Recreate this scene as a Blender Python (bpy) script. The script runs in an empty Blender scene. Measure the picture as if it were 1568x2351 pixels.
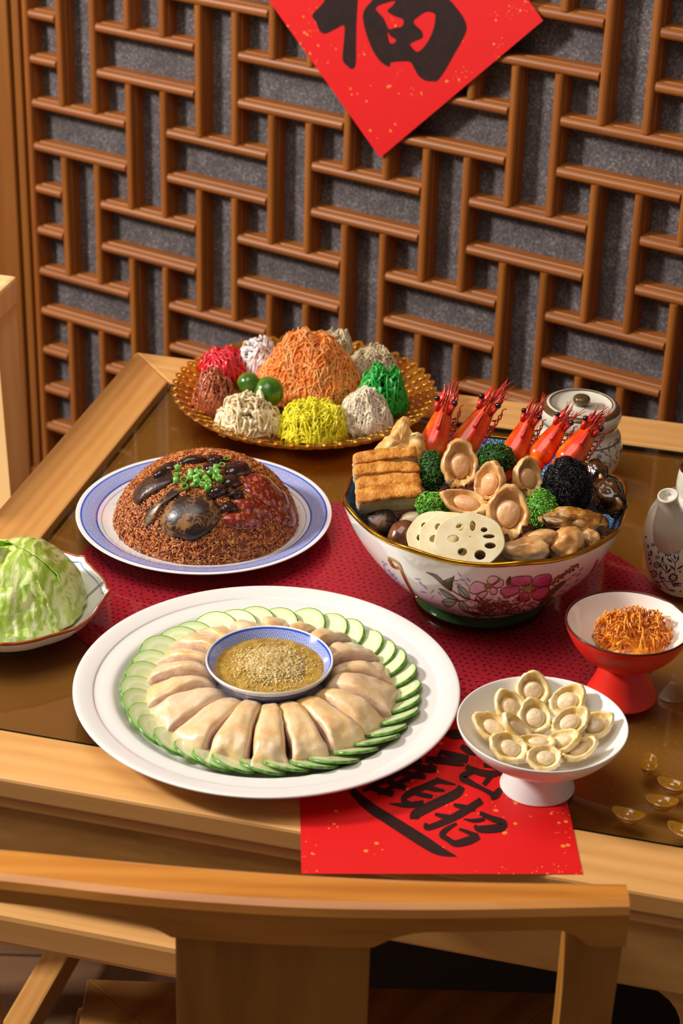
import bpy, bmesh, math, random
from math import sin, cos, pi, radians, sqrt, atan2
from mathutils import Vector, Matrix, noise
from mathutils.bvhtree import BVHTree
from mathutils.geometry import tessellate_polygon

# ------------------------------------------------------------------ camera
SC = bpy.context.scene
W, H = 1568, 2351
FOC, PITCH, ROLL, CAMH, TZ = 4727.24, radians(28.12629), radians(1.66986), 1.13, 0.75
CZ = TZ + CAMH
fw = Vector((0, cos(PITCH), -sin(PITCH))); up0 = Vector((0, sin(PITCH), cos(PITCH))); rt0 = Vector((1, 0, 0))
VR = cos(ROLL)*rt0 + sin(ROLL)*up0
VU = -sin(ROLL)*rt0 + cos(ROLL)*up0
VB = -fw
CAMP = Vector((0, 0, CZ))
cam = bpy.data.cameras.new('camera'); camo = bpy.data.objects.new('camera', cam); SC.collection.objects.link(camo)
camo.matrix_world = Matrix((
    (VR.x, VU.x, VB.x, 0), (VR.y, VU.y, VB.y, 0), (VR.z, VU.z, VB.z, CZ), (0, 0, 0, 1)))
cam.sensor_fit = 'VERTICAL'; cam.sensor_height = 36; cam.sensor_width = 24; cam.lens = FOC/H*36
cam.clip_start = 0.05
cam.dof.use_dof = True; cam.dof.focus_distance = 2.12; cam.dof.aperture_fstop = 8.5
SC.camera = camo

# ------------------------------------------------------------------ light
world = bpy.data.worlds.new('world'); SC.world = world; world.use_nodes = True
bg = world.node_tree.nodes['Background']; bg.inputs[0].default_value = (1.0, 0.90, 0.81, 1); bg.inputs[1].default_value = 0.16

def area(name, loc, target, size, power, col):
    l = bpy.data.lights.new(name, 'AREA'); l.shape = 'RECTANGLE'; l.size = size[0]; l.size_y = size[1]
    l.energy = power; l.color = col
    o = bpy.data.objects.new(name, l); SC.collection.objects.link(o); o.location = loc
    o.rotation_euler = (Vector(target)-Vector(loc)).to_track_quat('-Z', 'Y').to_euler(); return o
area('key_light', (-2.75, 1.85, 2.6), (0.05, 2.0, 0.8), (0.42, 0.42), 140, (1.0, 0.955, 0.90))
area('ceiling_fill', (-0.5, 1.5, 2.9), (0.1, 2.1, 0.75), (1.4, 1.4), 24, (1.0, 0.9, 0.8))  # broad overhead fill, added to soften the shade
SC.view_settings.view_transform = 'Standard'; SC.view_settings.look = 'None'
SC.view_settings.gamma = 1; SC.view_settings.exposure = 0.0
SC.view_settings.use_curve_mapping = False

# ------------------------------------------------------------------ helpers
C = SC.collection
def ray(px, py):
    x2 = (px-W/2)/FOC; y2 = -(py-H/2)/FOC
    return fw + x2*VR + y2*VU
def at(px, py, z=0.0):
    d = ray(px, py); return CAMP + d*((z-CAMH)/d.z)
def aty(px, py, y):
    d = ray(px, py); return CAMP + d*(y/d.y)
def pxm(P):   # metres per pixel at P
    return (Vector(P)-CAMP).dot(fw)/FOC
def srgb(h, k=1.0):
    if isinstance(h, str):
        h = h.lstrip('#'); v = [int(h[i:i+2], 16)/255 for i in (0, 2, 4)]
        v = [(x/12.92 if x <= .04045 else ((x+.055)/1.055)**2.4)*k for x in v]
        return (*v, 1)
    return (*h[:3], 1)
def tagit(o, label=None, cat=None, group=None, kind=None):
    if label: o['label'] = label
    if cat: o['category'] = cat
    if group: o['group'] = group
    if kind: o['kind'] = kind
    return o
class MB:
    def __init__(s): s.v = []; s.f = []; s.m = []
    def add(s, vf, M=None, mi=0):
        v, f = vf; b = len(s.v)
        s.v += [Vector(p) if M is None else M @ Vector(p) for p in v]
        s.f += [[i+b for i in q] for q in f]; s.m += [mi]*len(f); return s
def mk(name, vf, mats, parent=None, loc=None, smooth=True, fixn=True, **t):
    mi = None
    if isinstance(vf, MB): mi = vf.m; vf = (vf.v, vf.f)
    v, f = vf; v = [Vector(p) for p in v]
    if loc is None:
        if parent is not None: loc = parent.matrix_basis.translation.copy() if parent.type != 'X' else None
        else:
            n = max(1, len(v)); loc = Vector((sum(p.x for p in v)/n, sum(p.y for p in v)/n, min(p.z for p in v)))
    loc = Vector(loc)
    if parent is not None: loc = Vector(parent['_o'])
    me = bpy.data.meshes.new(name); me.from_pydata([tuple(p-loc) for p in v], [], f)
    if smooth: me.polygons.foreach_set('use_smooth', [True]*len(f))
    if not isinstance(mats, (list, tuple)): mats = [mats]
    for m in mats: me.materials.append(m)
    if mi and len(mats) > 1: me.polygons.foreach_set('material_index', mi)
    me.update()
    if fixn:
        bm = bmesh.new(); bm.from_mesh(me); bmesh.ops.recalc_face_normals(bm, faces=bm.faces[:]); bm.to_mesh(me); bm.free()
    o = bpy.data.objects.new(name, me); C.objects.link(o)
    if parent is not None: o.parent = parent
    else: o.location = loc
    o['_o'] = tuple(loc)
    return tagit(o, **t)
def empty(name, loc, label, cat, group=None):
    o = bpy.data.objects.new(name, None); C.objects.link(o); o.location = loc; o.empty_display_size = .02
    o['_o'] = tuple(loc); return tagit(o, label, cat, group)
def bvh(*obs):
    vs = []; fs = []
    for o in obs:
        b = len(vs); L = Vector(o['_o'])
        vs += [v.co+L for v in o.data.vertices]; fs += [[i+b for i in p.vertices] for p in o.data.polygons]
    return BVHTree.FromPolygons(vs, fs)
def hit(T, px, py):
    r = T.ray_cast(CAMP, ray(px, py).normalized())
    if r[0] is None: return None
    n = r[1]
    if n.dot(ray(px, py)) > 0: n = -n
    return r[0], n
def nz(p, s=1, seed=0): return noise.noise(Vector(p)*s+Vector((seed*7.3, seed*3.1, seed*1.7)))
def fbm(p, s=1, seed=0, o=3): return noise.fractal(Vector(p)*s+Vector((seed*7.3, seed*3.1, seed*1.7)), 1.0, 2.0, o)
def catmull(P, n=8, closed=False):
    P = [Vector(p) for p in P]; out = []; N = len(P)
    rng = range(N if closed else N-1)
    for i in rng:
        if closed: a, b, c, d = P[(i-1) % N], P[i], P[(i+1) % N], P[(i+2) % N]
        else: a, b, c, d = P[max(i-1, 0)], P[i], P[i+1], P[min(i+2, N-1)]
        for k in range(n):
            t = k/n
            out.append(.5*((2*b)+(c-a)*t+(2*a-5*b+4*c-d)*t*t+(3*b-a-3*c+d)*t**3))
    if not closed: out.append(P[-1])
    return out
def lathe(prof, n=96, fun=None, cx=0, cy=0, cz=0, close=False):
    v = []; f = []; m = len(prof)
    for j in range(n):
        a = 2*pi*j/n
        for i, (r, z) in enumerate(prof):
            if fun: r, z = fun(r, z, a)
            v.append((cx+r*cos(a), cy+r*sin(a), cz+z))
    for j in range(n):
        k = (j+1) % n
        for i in range(m-1 if not close else m):
            i2 = (i+1) % m
            if prof[i][0] < 1e-6 and prof[i2][0] < 1e-6: continue
            f.append((j*m+i, k*m+i, k*m+i2, j*m+i2))
    return v, f
def smoothprof(p, n=5): return [(q.x, q.y) for q in catmull([Vector((a, b, 0)) for a, b in p], n)]
def tube(P, rad, n=6, cap=True, flat=1.0):
    P = [Vector(p) for p in P]; v = []; f = []; N = len(P)
    if not isinstance(rad, (list, tuple)): rad = [rad]*N
    t0 = (P[1]-P[0]).normalized(); u = t0.orthogonal().normalized()
    for i in range(N):
        t = (P[min(i+1, N-1)]-P[max(i-1, 0)])
        t = t.normalized() if t.length > 1e-9 else t0
        u = (u-t*u.dot(t)); u = u.normalized() if u.length > 1e-6 else t.orthogonal().normalized()
        w = t.cross(u)
        for k in range(n):
            a = 2*pi*k/n; v.append(P[i]+(u*cos(a)*flat+w*sin(a))*rad[i])
    for i in range(N-1):
        for k in range(n):
            f.append((i*n+k, i*n+(k+1) % n, (i+1)*n+(k+1) % n, (i+1)*n+k))
    if cap: f.append(tuple(range(n-1, -1, -1))); f.append(tuple((N-1)*n+k for k in range(n)))
    return v, f
def box(x0, x1, y0, y1, z0, z1, b=0.0):
    bm = bmesh.new(); bmesh.ops.create_cube(bm, size=1)
    for q in bm.verts: q.co = Vector(((x0+x1)/2+q.co.x*(x1-x0), (y0+y1)/2+q.co.y*(y1-y0), (z0+z1)/2+q.co.z*(z1-z0)))
    if b: bmesh.ops.bevel(bm, geom=bm.edges[:], offset=b, segments=2, affect='EDGES', profile=.6)
    r = ([q.co.copy() for q in bm.verts], [[q.index for q in p.verts] for p in bm.faces])
    bm.verts.index_update(); r = ([q.co.copy() for q in bm.verts], [[q.index for q in p.verts] for p in bm.faces]); bm.free(); return r
def prism(poly, z0, z1, b=0.0):
    bm = bmesh.new(); vs = [bm.verts.new((p[0], p[1], z0)) for p in poly]; fc = bm.faces.new(vs)
    r = bmesh.ops.extrude_face_region(bm, geom=[fc])
    for q in r['geom']:
        if isinstance(q, bmesh.types.BMVert): q.co.z = z1
    bmesh.ops.recalc_face_normals(bm, faces=bm.faces[:])
    if b: bmesh.ops.bevel(bm, geom=bm.edges[:], offset=b, segments=2, affect='EDGES', profile=.6)
    bm.verts.index_update(); r = ([q.co.copy() for q in bm.verts], [[q.index for q in p.verts] for p in bm.faces]); bm.free(); return r
_ico = {}
def ico(n=3):
    if n not in _ico:
        bm = bmesh.new(); bmesh.ops.create_icosphere(bm, subdivisions=n, radius=1)
        _ico[n] = ([q.co.copy() for q in bm.verts], [[q.index for q in p.verts] for p in bm.faces]); bm.free()
    return _ico[n]
def mat3(X, Y, Z, loc):
    return Matrix(((X.x, Y.x, Z.x, loc[0]), (X.y, Y.y, Z.y, loc[1]), (X.z, Y.z, Z.z, loc[2]), (0, 0, 0, 1)))
def frame(loc, zdir, xhint=None):
    Z = Vector(zdir).normalized(); X = Vector(xhint if xhint is not None else VR); X = (X-Z*X.dot(Z)).normalized()
    return mat3(X, Z.cross(X), Z, loc)
def blob(M, a, b, c, n=4, amp=.12, fr=1.6, seed=0, shape=None, oct=3):
    v, f = ico(n); out = []
    for p in v:
        k = 1+amp*fbm(p, fr, seed, oct)
        q = Vector((p.x*a*k, p.y*b*k, p.z*c*k))
        if shape: q = shape(p, q)
        out.append(M @ q)
    return out, f
def patch(T, poly, h, rings=6, n=4, power=2.5, bulge=0.0, amp=0, fr=60, seed=0, sink=.0006, closed=True, cen=None):
    """a pad resting on surface T whose outline is seen at the given pixels; real thickness h"""
    if n > 1: poly = catmull([Vector((a, b, 0)) for a, b in poly], n, True)
    else: poly = [Vector((a, b, 0)) for a, b in poly]
    c = Vector((*cen, 0)) if cen else sum(poly, Vector())/len(poly); N = len(poly)
    v = []; f = []; last = None
    def pt(q, hh):
        nonlocal last
        r = T(q.x, q.y) if callable(T) else hit(T, q.x, q.y)
        if r is None: r = last
        if r is None: return Vector(at(q.x, q.y, .02))
        last = r; P, nn = r
        e = 0 if amp == 0 else amp*fbm(P, fr, seed)
        return P+nn*(hh+(e if hh > sink else 0))
    v.append(pt(c, h+bulge))
    for k in range(1, rings+1):
        s = k/rings; s2 = s**.75
        for p in poly:
            hh = h*(max(0, 1-s2**power))**(1/2.2)+bulge*(1-s2*s2)
            v.append(pt(c+(p-c)*s2, hh if k < rings else 0.0))
    base = len(v)
    if closed:
        for p in poly: v.append(pt(c+(p-c)*.97, -sink))
    for i in range(N): f.append((0, 1+i, 1+(i+1) % N))
    for k in range(rings-1):
        b = 1+k*N
        for i in range(N): f.append((b+i, b+N+i, b+N+(i+1) % N, b+(i+1) % N))
    if closed:
        b = 1+(rings-1)*N
        for i in range(N): f.append((b+i, base+i, base+(i+1) % N, b+(i+1) % N))
    return v, f
def stroke(T, pts, w, off=.0003, n=6, m=2, up=None):
    """brush stroke lying on surface T along pixel points; w = widths in pixels"""
    if not isinstance(w, (list, tuple)): w = [w]*len(pts)
    L = catmull([Vector((p[0], p[1], ww)) for p, ww in zip(pts, w)], n)
    v = []; f = []; last = None
    for i, p in enumerate(L):
        a = L[max(i-1, 0)]; b = L[min(i+1, len(L)-1)]; d = Vector((b.x-a.x, b.y-a.y, 0))
        d = d.normalized() if d.length > 1e-6 else Vector((1, 0, 0)); nn = Vector((-d.y, d.x, 0))
        for k in range(m+1):
            q = Vector((p.x, p.y, 0))+nn*(max(p.z, .3)*(k/m-.5))
            r = T(q.x, q.y) if callable(T) else hit(T, q.x, q.y)
            if r is None: r = last
            if r is None:
                r = (at(q.x, q.y, .05), Vector((0, 0, 1)))
            last = r; v.append(r[0]+r[1]*off)
    for i in range(len(L)-1):
        for k in range(m):
            a = i*(m+1)+k; f.append((a, a+1, a+m+2, a+m+1))
    return v, f

# ------------------------------------------------------------------ materials
class NT:
    def __init__(s, name):
        s.mat = bpy.data.materials.new(name); s.mat.use_nodes = True; s.nt = s.mat.node_tree
        s.b = s.nt.nodes['Principled BSDF']; s.out = s.nt.nodes['Material Output']
        s.tc = None
    def n(s, t, **kw):
        x = s.nt.nodes.new(t)
        for k, v in kw.items():
            if k.startswith('i_'):
                key = k[2:]; key = int(key) if key.isdigit() else key.replace('_', ' ')
                s.put(x.inputs[key], v)
            else: setattr(x, k, v)
        return x
    def put(s, inp, v):
        if isinstance(v, bpy.types.NodeSocket): s.nt.links.new(v, inp)
        else: inp.default_value = v
    def co(s, kind='Object', scale=(1, 1, 1), rot=(0, 0, 0), loc=(0, 0, 0)):
        if s.tc is None: s.tc = s.n('ShaderNodeTexCoord')
        m = s.n('ShaderNodeMapping'); s.put(m.inputs[0], s.tc.outputs[kind]); m.inputs['Scale'].default_value = scale
        m.inputs['Rotation'].default_value = rot; m.inputs['Location'].default_value = loc; return m.outputs[0]
    def m(s, op, a, b=0.0, c=0.0):
        x = s.n('ShaderNodeMath', operation=op); s.put(x.inputs[0], a); s.put(x.inputs[1], b); s.put(x.inputs[2], c); return x.outputs[0]
    def ramp(s, fac, stops, interp='LINEAR'):
        r = s.n('ShaderNodeValToRGB'); s.put(r.inputs[0], fac); r.color_ramp.interpolation = interp
        e = r.color_ramp.elements
        e[0].position, e[0].color = stops[0][0], srgb(stops[0][1]) if isinstance(stops[0][1], str) else stops[0][1]
        e[1].position, e[1].color = stops[-1][0], srgb(stops[-1][1]) if isinstance(stops[-1][1], str) else stops[-1][1]
        for p, c in stops[1:-1]:
            q = e.new(p); q.color = srgb(c) if isinstance(c, str) else c
        return r.outputs[0]
    def mix(s, fac, a, b):
        x = s.n('ShaderNodeMix', data_type='RGBA'); s.put(x.inputs[0], fac)
        s.put(x.inputs[6], srgb(a) if isinstance(a, str) else a); s.put(x.inputs[7], srgb(b) if isinstance(b, str) else b); return x.outputs[2]
    def noise(s, vec, scale, detail=3, rough=.5, dist=0):
        x = s.n('ShaderNodeTexNoise'); s.put(x.inputs['Vector'], vec); x.inputs['Scale'].default_value = scale
        x.inputs['Detail'].default_value = detail; x.inputs['Roughness'].default_value = rough; x.inputs['Distortion'].default_value = dist
        return x.outputs[0]
    def bump(s, h, strength=.3, dist=.001):
        x = s.n('ShaderNodeBump'); x.inputs['Strength'].default_value = strength; x.inputs['Distance'].default_value = dist
        s.put(x.inputs['Height'], h); s.put(s.b.inputs['Normal'], x.outputs[0])
    def set(s, **kw):
        for k, v in kw.items():
            k = k.replace('_', ' ')
            s.put(s.b.inputs[k], v)
        return s
MAT = {}
def simple(name, c1, c2=None, rough=.4, scale=40, bump=0, bscale=None, sss=0, sr=.004, coat=0, metal=0, trans=0, spec=.5, ior=1.45, lo=.35, hi=.65, bdist=.001, c3=None):
    if name in MAT: return MAT[name]
    t = NT(name)
    if c2 is None: t.put(t.b.inputs['Base Color'], srgb(c1))
    else:
        st = [(lo, c1), (hi, c2)] if c3 is None else [(lo, c1), ((lo+hi)/2, c2), (hi, c3)]
        t.put(t.b.inputs['Base Color'], t.ramp(t.noise(t.co(), scale, 4, .55), st))
    t.set(Roughness=rough, Metallic=metal, IOR=ior); t.b.inputs['Coat Weight'].default_value = coat; t.b.inputs['Coat Roughness'].default_value = .08
    t.b.inputs['Specular IOR Level'].default_value = spec
    t.b.inputs['Transmission Weight'].default_value = trans
    if sss:
        t.b.inputs['Subsurface Weight'].default_value = sss; t.b.inputs['Subsurface Radius'].default_value = (1, .55, .3); t.b.inputs['Subsurface Scale'].default_value = sr
    if bump: t.bump(t.noise(t.co(), bscale or scale*3, 4, .6), bump, bdist)
    MAT[name] = t.mat; return t.mat
def wood(name, c1, c2, c3=None, rot=0, along=3, across=28, rough=.42, bump=.12, vert=False, coat=.1):
    if name in MAT: return MAT[name]
    t = NT(name)
    sc = (along, across, across) if not vert else (across, across, along)
    v = t.co(rot=(0, 0, 0))
    m0 = t.n('ShaderNodeMapping'); t.put(m0.inputs[0], v); m0.inputs['Rotation'].default_value = (0, 0, -rot)
    m1 = t.n('ShaderNodeMapping'); t.put(m1.inputs[0], m0.outputs[0]); m1.inputs['Scale'].default_value = sc
    a = t.noise(m1.outputs[0], 1.0, 4, .6, .6); b = t.noise(m1.outputs[0], 5.0, 3, .6)
    w = t.n('ShaderNodeTexWave'); w.bands_direction = 'Y'; t.put(w.inputs['Vector'], m1.outputs[0]); w.inputs['Scale'].default_value = .55; w.inputs['Distortion'].default_value = 6; w.inputs['Detail'].default_value = 2; w.inputs['Detail Scale'].default_value = .6
    g = t.m('ADD', t.m('MULTIPLY', a, .65), t.m('ADD', t.m('MULTIPLY', b, .2), t.m('MULTIPLY', w.outputs[1], .15)))
    t.put(t.b.inputs['Base Color'], t.ramp(g, [(.3, c1), (.5, c2), (.68, c3 or c2)]))
    t.set(Roughness=rough); t.b.inputs['Coat Weight'].default_value = coat
    t.bump(b, bump, .0006)
    MAT[name] = t.mat; return t.mat

# ------------------------------------------------------------------ setting
TA = radians(-13.6578)
tv = Vector((cos(TA), sin(TA), 0)); nv = Vector((-sin(TA), cos(TA), 0)); ZV = Vector((0, 0, 1))
TM = mat3(tv, nv, ZV, (0, 0, 0))            # table axes -> world
WA = radians(-31.0743)
wd = Vector((cos(WA), sin(WA), 0)); wn = Vector((sin(WA), -cos(WA), 0))
WO = Vector((-.5208, 3.2078, .8908)); CU, CV = .06637, .07167
WM = mat3(wd, ZV, wn, WO)                   # (along wall, up, towards room)

t = NT('floor_tile')
v = t.co(scale=(1, 1, 1)); br = t.n('ShaderNodeTexBrick'); t.put(br.inputs['Vector'], v)
br.inputs['Scale'].default_value = 1; br.inputs['Brick Width'].default_value = 1.2; br.inputs['Row Height'].default_value = .2; br.inputs['Mortar Size'].default_value = .003
br.inputs['Color1'].default_value = srgb('#745238'); br.inputs['Color2'].default_value = srgb('#805e40'); br.inputs['Mortar'].default_value = srgb('#2c1c14')
g = t.noise(t.co(scale=(2, 22, 2)), 2, 5, .6, .5)
t.put(t.b.inputs['Base Color'], t.mix(t.m('MULTIPLY', g, .8), br.outputs[0], '#4a3226')); t.set(Roughness=.5); t.bump(br.outputs[1], -.4, .002)
floor_mat = t.mat
mk('floor', box(-3, 3, -1.5, 4.5, -.05, 0), floor_mat, loc=(0, 0, 0), smooth=False, kind='structure')
plaster = simple('wall_plaster', '#96693c', '#a2764a', .8, 12)
mb = MB().add(box(-2.6, 2.2, -.8908, 1.9, -.17, -.050), WM)
mk('wall_back', mb, plaster, smooth=False, kind='structure')

# lattice screen
t = NT('speckled_panel')
a = t.noise(t.co(), 260, 3, .7); b2 = t.noise(t.co(), 30, 3, .6)
col = t.ramp(t.m('ADD', t.m('MULTIPLY', a, .75), t.m('MULTIPLY', b2, .25)), [(.36, '#393334'), (.52, '#575051'), (.66, '#8c8483')])
t.put(t.b.inputs['Base Color'], col); t.set(Roughness=.7); t.bump(a, .3, .001); panel_mat = t.mat
bar_mat_h = wood('lattice_wood', '#804410', '#945316', '#a05f1e', rot=WA, along=3, across=60, rough=.5, coat=0, bump=.06)
bar_mat_v = wood('lattice_wood_upright', '#804410', '#945316', '#a05f1e', along=3, across=60, rough=.5, vert=True, coat=0, bump=.06)
stile_mat = wood('stile_wood', '#74400f', '#824a12', '#8c5418', along=1.2, across=22, rough=.5, vert=True, coat=0, bump=.05)
scr = empty('lattice_screen', WO+wd*.8+Vector((0, 0, -.8908)), 'brown wooden lattice screen of interlocking bars over a grey speckled panel', 'screen')
mk('backing_panel', MB().add(box(-.3, 26*CU, -.8908, 10*CV, -.046, -.032), WM), panel_mat, scr, smooth=False, label='grey speckled backing panel')
def bar(u0, u1, v0, v1, name):
    horiz = abs(u1-u0) > abs(v1-v0)
    pr = [(w*.98, d) for w, d in [(-.0078, -.033), (-.0078, -.0135), (-.0052, -.0115), (-.0052, -.0105), (-.0072, -.0090), (-.0070, -.0050), (-.0050, -.0016), (-.0020, 0), (.0020, 0), (.0050, -.0016), (.0070, -.0050), (.0072, -.0090), (.0052, -.0105), (.0052, -.0115), (.0078, -.0135), (.0078, -.033)]]
    v = []; f = []; N = len(pr)
    for e, ins in ((0, 1), (1, -1)):
        for w, d in pr:
            tp = .0018*ins if d > -.004 else 0
            if horiz: v.append(((u0 if e == 0 else u1)+tp, v0+w, d))
            else: v.append((u0+w, (v0 if e == 0 else v1)+tp, d))
    for i in range(N-1): f.append((i, i+1, N+i+1, N+i))
    f += [tuple(range(N-1, -1, -1)), tuple(range(N, 2*N))]
    mk(name, MB().add((v, f), WM), bar_mat_h if horiz else bar_mat_v, scr, smooth=False)
RMAX, RMIN, KMAX = 9, -9, 25      # rows: positive is up from row 0
def V_(r): return -r*CV            # r counts downwards
R0, R1 = -9, 9
for k in range(0, 23, 2):
    o = 0 if k % 4 == 0 else 2
    mlo = (R0-o)//4-1
    for m_ in range(mlo, (R1-o)//4+2):
        for r in (o+4*m_, o+4*m_+1):
            if R0 <= r <= R1: bar(k*CU+.0062, (k+3)*CU-.0062, V_(r), V_(r), 'horizontal_bar')
        a_, b_ = max(R0, o+4*m_+1), min(R1, o+4*m_+4)
        if b_ > a_:
            for kk in (1, 2): bar((k+kk)*CU, 0, V_(b_)+.0062, V_(a_)-.0062, 'upright_bar') if False else bar((k+kk)*CU, (k+kk)*CU, V_(b_)+.0055, V_(a_)-.0055, 'upright_bar')
for r in range(R0, R1+1):          # short rungs at the left stile
    if (r-2) % 4 in (0, 1): bar(.006, CU-.0062, V_(r), V_(r), 'horizontal_bar')
bar(0, 0, V_(R1+1), V_(R0), 'upright_bar')
mk('moulding', MB().add(box(-.024, -.009, -.89, 10*CV, -.040, .003, .003), WM), stile_mat, scr, smooth=False)
mk('stile', MB().add(box(-.22, -.026, -.89, 10*CV, -.028, .010, .004), WM), stile_mat, scr, smooth=False)
mk('added_reflection_board', MB().add(box(-.22, 26*CU, 10*CV-.02, 1.9, -.028, .010, .004), WM), bar_mat_h, scr, smooth=False)  # unseen board added above the bars so the glass reflects golden brown
mk('bottom_rail', MB().add(box(-.026, 26*CU, -.89, V_(R1)-.012, -.026, .008, .004), WM), stile_mat, scr, smooth=False)

def hitwall(off):
    P0 = WO+wn*off
    def f(px, py):
        d = ray(px, py); return CAMP+d*((P0-CAMP).dot(wn)/d.dot(wn)), wn
    return f
def hitz(z):
    return lambda px, py: (at(px, py, z), ZV)

# papers
def redpaper(name, rot=0):
    t = NT(name)
    vo = t.n('ShaderNodeTexVoronoi'); t.put(vo.inputs['Vector'], t.co()); vo.inputs['Scale'].default_value = 75
    vo2 = t.n('ShaderNodeTexVoronoi'); t.put(vo2.inputs['Vector'], t.co(loc=(.3, .2, .1))); vo2.inputs['Scale'].default_value = 210
    n1 = t.noise(t.co(), 22, 2)
    f1 = t.m('MULTIPLY', t.m('LESS_THAN', vo.outputs[0], .16), t.m('GREATER_THAN', n1, .5))
    f2 = t.m('MULTIPLY', t.m('LESS_THAN', vo2.outputs[0], .16), t.m('GREATER_THAN', n1, .58))
    f = t.m('MAXIMUM', f1, f2)
    t.put(t.b.inputs['Base Color'], t.mix(t.m('MULTIPLY', f, .7), '#d80508', '#f59a3c')); t.set(Roughness=.55)
    return t.mat
pap = redpaper('red_paper'); ink = simple('ink', '#2a0e0c', '#1c0a08', .5, 60)
HW = hitwall(.004)
cs = [HW(*p)[0] for p in ((873, 362), (1247, 47))]
e1 = cs[1]-cs[0]                    # lower right edge
pl = HW(617, 0)[0]; e2 = (pl-cs[0]).normalized()*e1.length
q = [cs[0], cs[0]+e1, cs[0]+e1+e2, cs[0]+e2]
v = [p+wn*.0006 for p in q]+[p for p in q]
fu = mk('fortune_paper', (v, [(0, 1, 2, 3), (7, 6, 5, 4), (0, 4, 5, 1), (1, 5, 6, 2), (2, 6, 7, 3), (3, 7, 4, 0)]), pap, smooth=False,
   label='square red paper with a black brush character hanging cornerwise on the lattice screen', cat='paper sign')
def flat(polys, T, off, sc, ox, oy):
    P = [[Vector((ox+x/sc, oy+y/sc, 0)) for x, y in pl] for pl in polys]
    P = [catmull(p, 4, True) for p in P]
    tri = tessellate_polygon(P); fl = [p for pl in P for p in pl]
    return [T(p.x, p.y)[0]+T(p.x, p.y)[1]*off for p in fl], [tuple(x) for x in tri]
mb = MB()
mb.add(flat([[(275, 80), (320, 30), (345, -10), (330, -70), (430, -60), (520, -70), (519, 0), (512, 130), (510, 240), (508, 345), (488, 370), (462, 352), (438, 318), (445, 220), (446, 138), (400, 155), (345, 180), (315, 165), (296, 118)]], HW, .0010, 2.34, 600, 0))
mb.add(flat([[(552, 60), (585, 15), (640, -30), (760, -25), (900, -30), (1000, -8), (1048, 40), (1085, 90), (1104, 145), (1088, 200), (1040, 285), (990, 375), (950, 430), (930, 436), (882, 432), (845, 405), (825, 370), (800, 332), (745, 330), (696, 336), (690, 358), (645, 333), (600, 270), (565, 180), (548, 105)],
   [(616, 42), (655, 20), (720, 5), (700, 35), (678, 58), (715, 85), (762, 104), (758, 140), (720, 148), (685, 154), (660, 100), (632, 68)],
   [(680, 172), (697, 195), (724, 212), (715, 230), (690, 228)],
   [(820, 112), (850, 85), (890, 63), (930, 72), (936, 100), (926, 155), (900, 215), (862, 265), (835, 276), (812, 255), (802, 235), (840, 215), (868, 200), (862, 165), (830, 135)]], HW, .0010, 2.34, 600, 0))
mk('calligraphy', mb, ink, fu, smooth=False)

# ------------------------------------------------------------------ table
wt = dict(rough=.42, coat=.12, bump=.1)
wood_t = wood('table_wood', '#cb9250', '#d8a15e', '#e0ac6c', rot=TA, along=2.2, across=26, **wt)
wood_n = wood('table_wood_side', '#b87e3e', '#c48c4a', '#cc9754', rot=TA+pi/2, along=2.2, across=30, **wt)
wood_v = wood('table_wood_leg', '#8a5a26', '#a57234', '#b48142', along=2.5, across=30, vert=True, rough=.45)
wood_ap = wood('apron_wood', '#96692f', '#bd8b48', '#cf9f5c', rot=TA, along=4, across=16, rough=.5, bump=.2)
A0, A1, B0, B1 = -.880, .086, 1.4514, 2.4175
I0, I1, J0, J1 = -.8086, .0146, 1.5267, 2.3404
tab = empty('square_table', tv*((A0+A1)/2)+nv*((B0+B1)/2), 'light wooden square table with a glass covered top and mitred frame', 'table')
th_ = TZ-.023
mk('frame_board', MB().add(prism([(A0, B0), (A1, B0), (I1, J0), (I0, J0)], th_, TZ, .003), TM), wood_t, tab, smooth=False)
mk('frame_board', MB().add(prism([(A0, B1), (I0, J1), (I1, J1), (A1, B1)], th_, TZ, .003), TM), wood_t, tab, smooth=False)
mk('frame_board', MB().add(prism([(A0, B0), (I0, J0), (I0, J1), (A0, B1)], th_, TZ, .003), TM), wood_n, tab, smooth=False)
mk('frame_board', MB().add(prism([(A1, B0), (A1, B1), (I1, J1), (I1, J0)], th_, TZ, .003), TM), wood_n, tab, smooth=False)
for (x0, x1, y0, y1, mm) in ((A0+.003, A1-.003, B0+.003, B0+.04, wood_t), (A0+.003, A1-.003, B1-.04, B1-.003, wood_t), (A0+.003, A0+.04, B0+.04, B1-.04, wood_n), (A1-.04, A1-.003, B0+.04, B1-.04, wood_n)):
    mk('edge_moulding', MB().add(box(x0, x1, y0, y1, TZ-.0365, TZ-.0245, .003), TM), mm, tab, smooth=False)
# inset panel, with faint gold brocade
t = NT('gold_panel')
vv = t.co()
wv = t.n('ShaderNodeTexWave', wave_type='RINGS'); t.put(wv.inputs['Vector'], vv); wv.inputs['Scale'].default_value = 12; wv.inputs['Distortion'].default_value = 18; wv.inputs['Detail'].default_value = 2; wv.inputs['Detail Scale'].default_value = 3
ln = t.m('LESS_THAN', t.m('ABSOLUTE', t.m('SUBTRACT', wv.outputs[1], .5)), .05)
msk = t.m('GREATER_THAN', t.noise(vv, 6, 1), .53)
base = t.ramp(t.noise(vv, 3, 3), [(.35, '#b07a30'), (.65, '#c48e42')])
t.put(t.b.inputs['Base Color'], t.mix(t.m('MULTIPLY', t.m('MULTIPLY', ln, msk), .6), base, '#e8c46a')); t.set(Roughness=.4, Metallic=.15)
gold_panel = t.mat
mk('inset_panel', MB().add(box(I0-.01, I1+.01, J0-.01, J1+.01, TZ-.028, TZ-.0125), TM), gold_panel, tab, smooth=False)
t = NT('table_glass'); nt = t.nt
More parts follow.
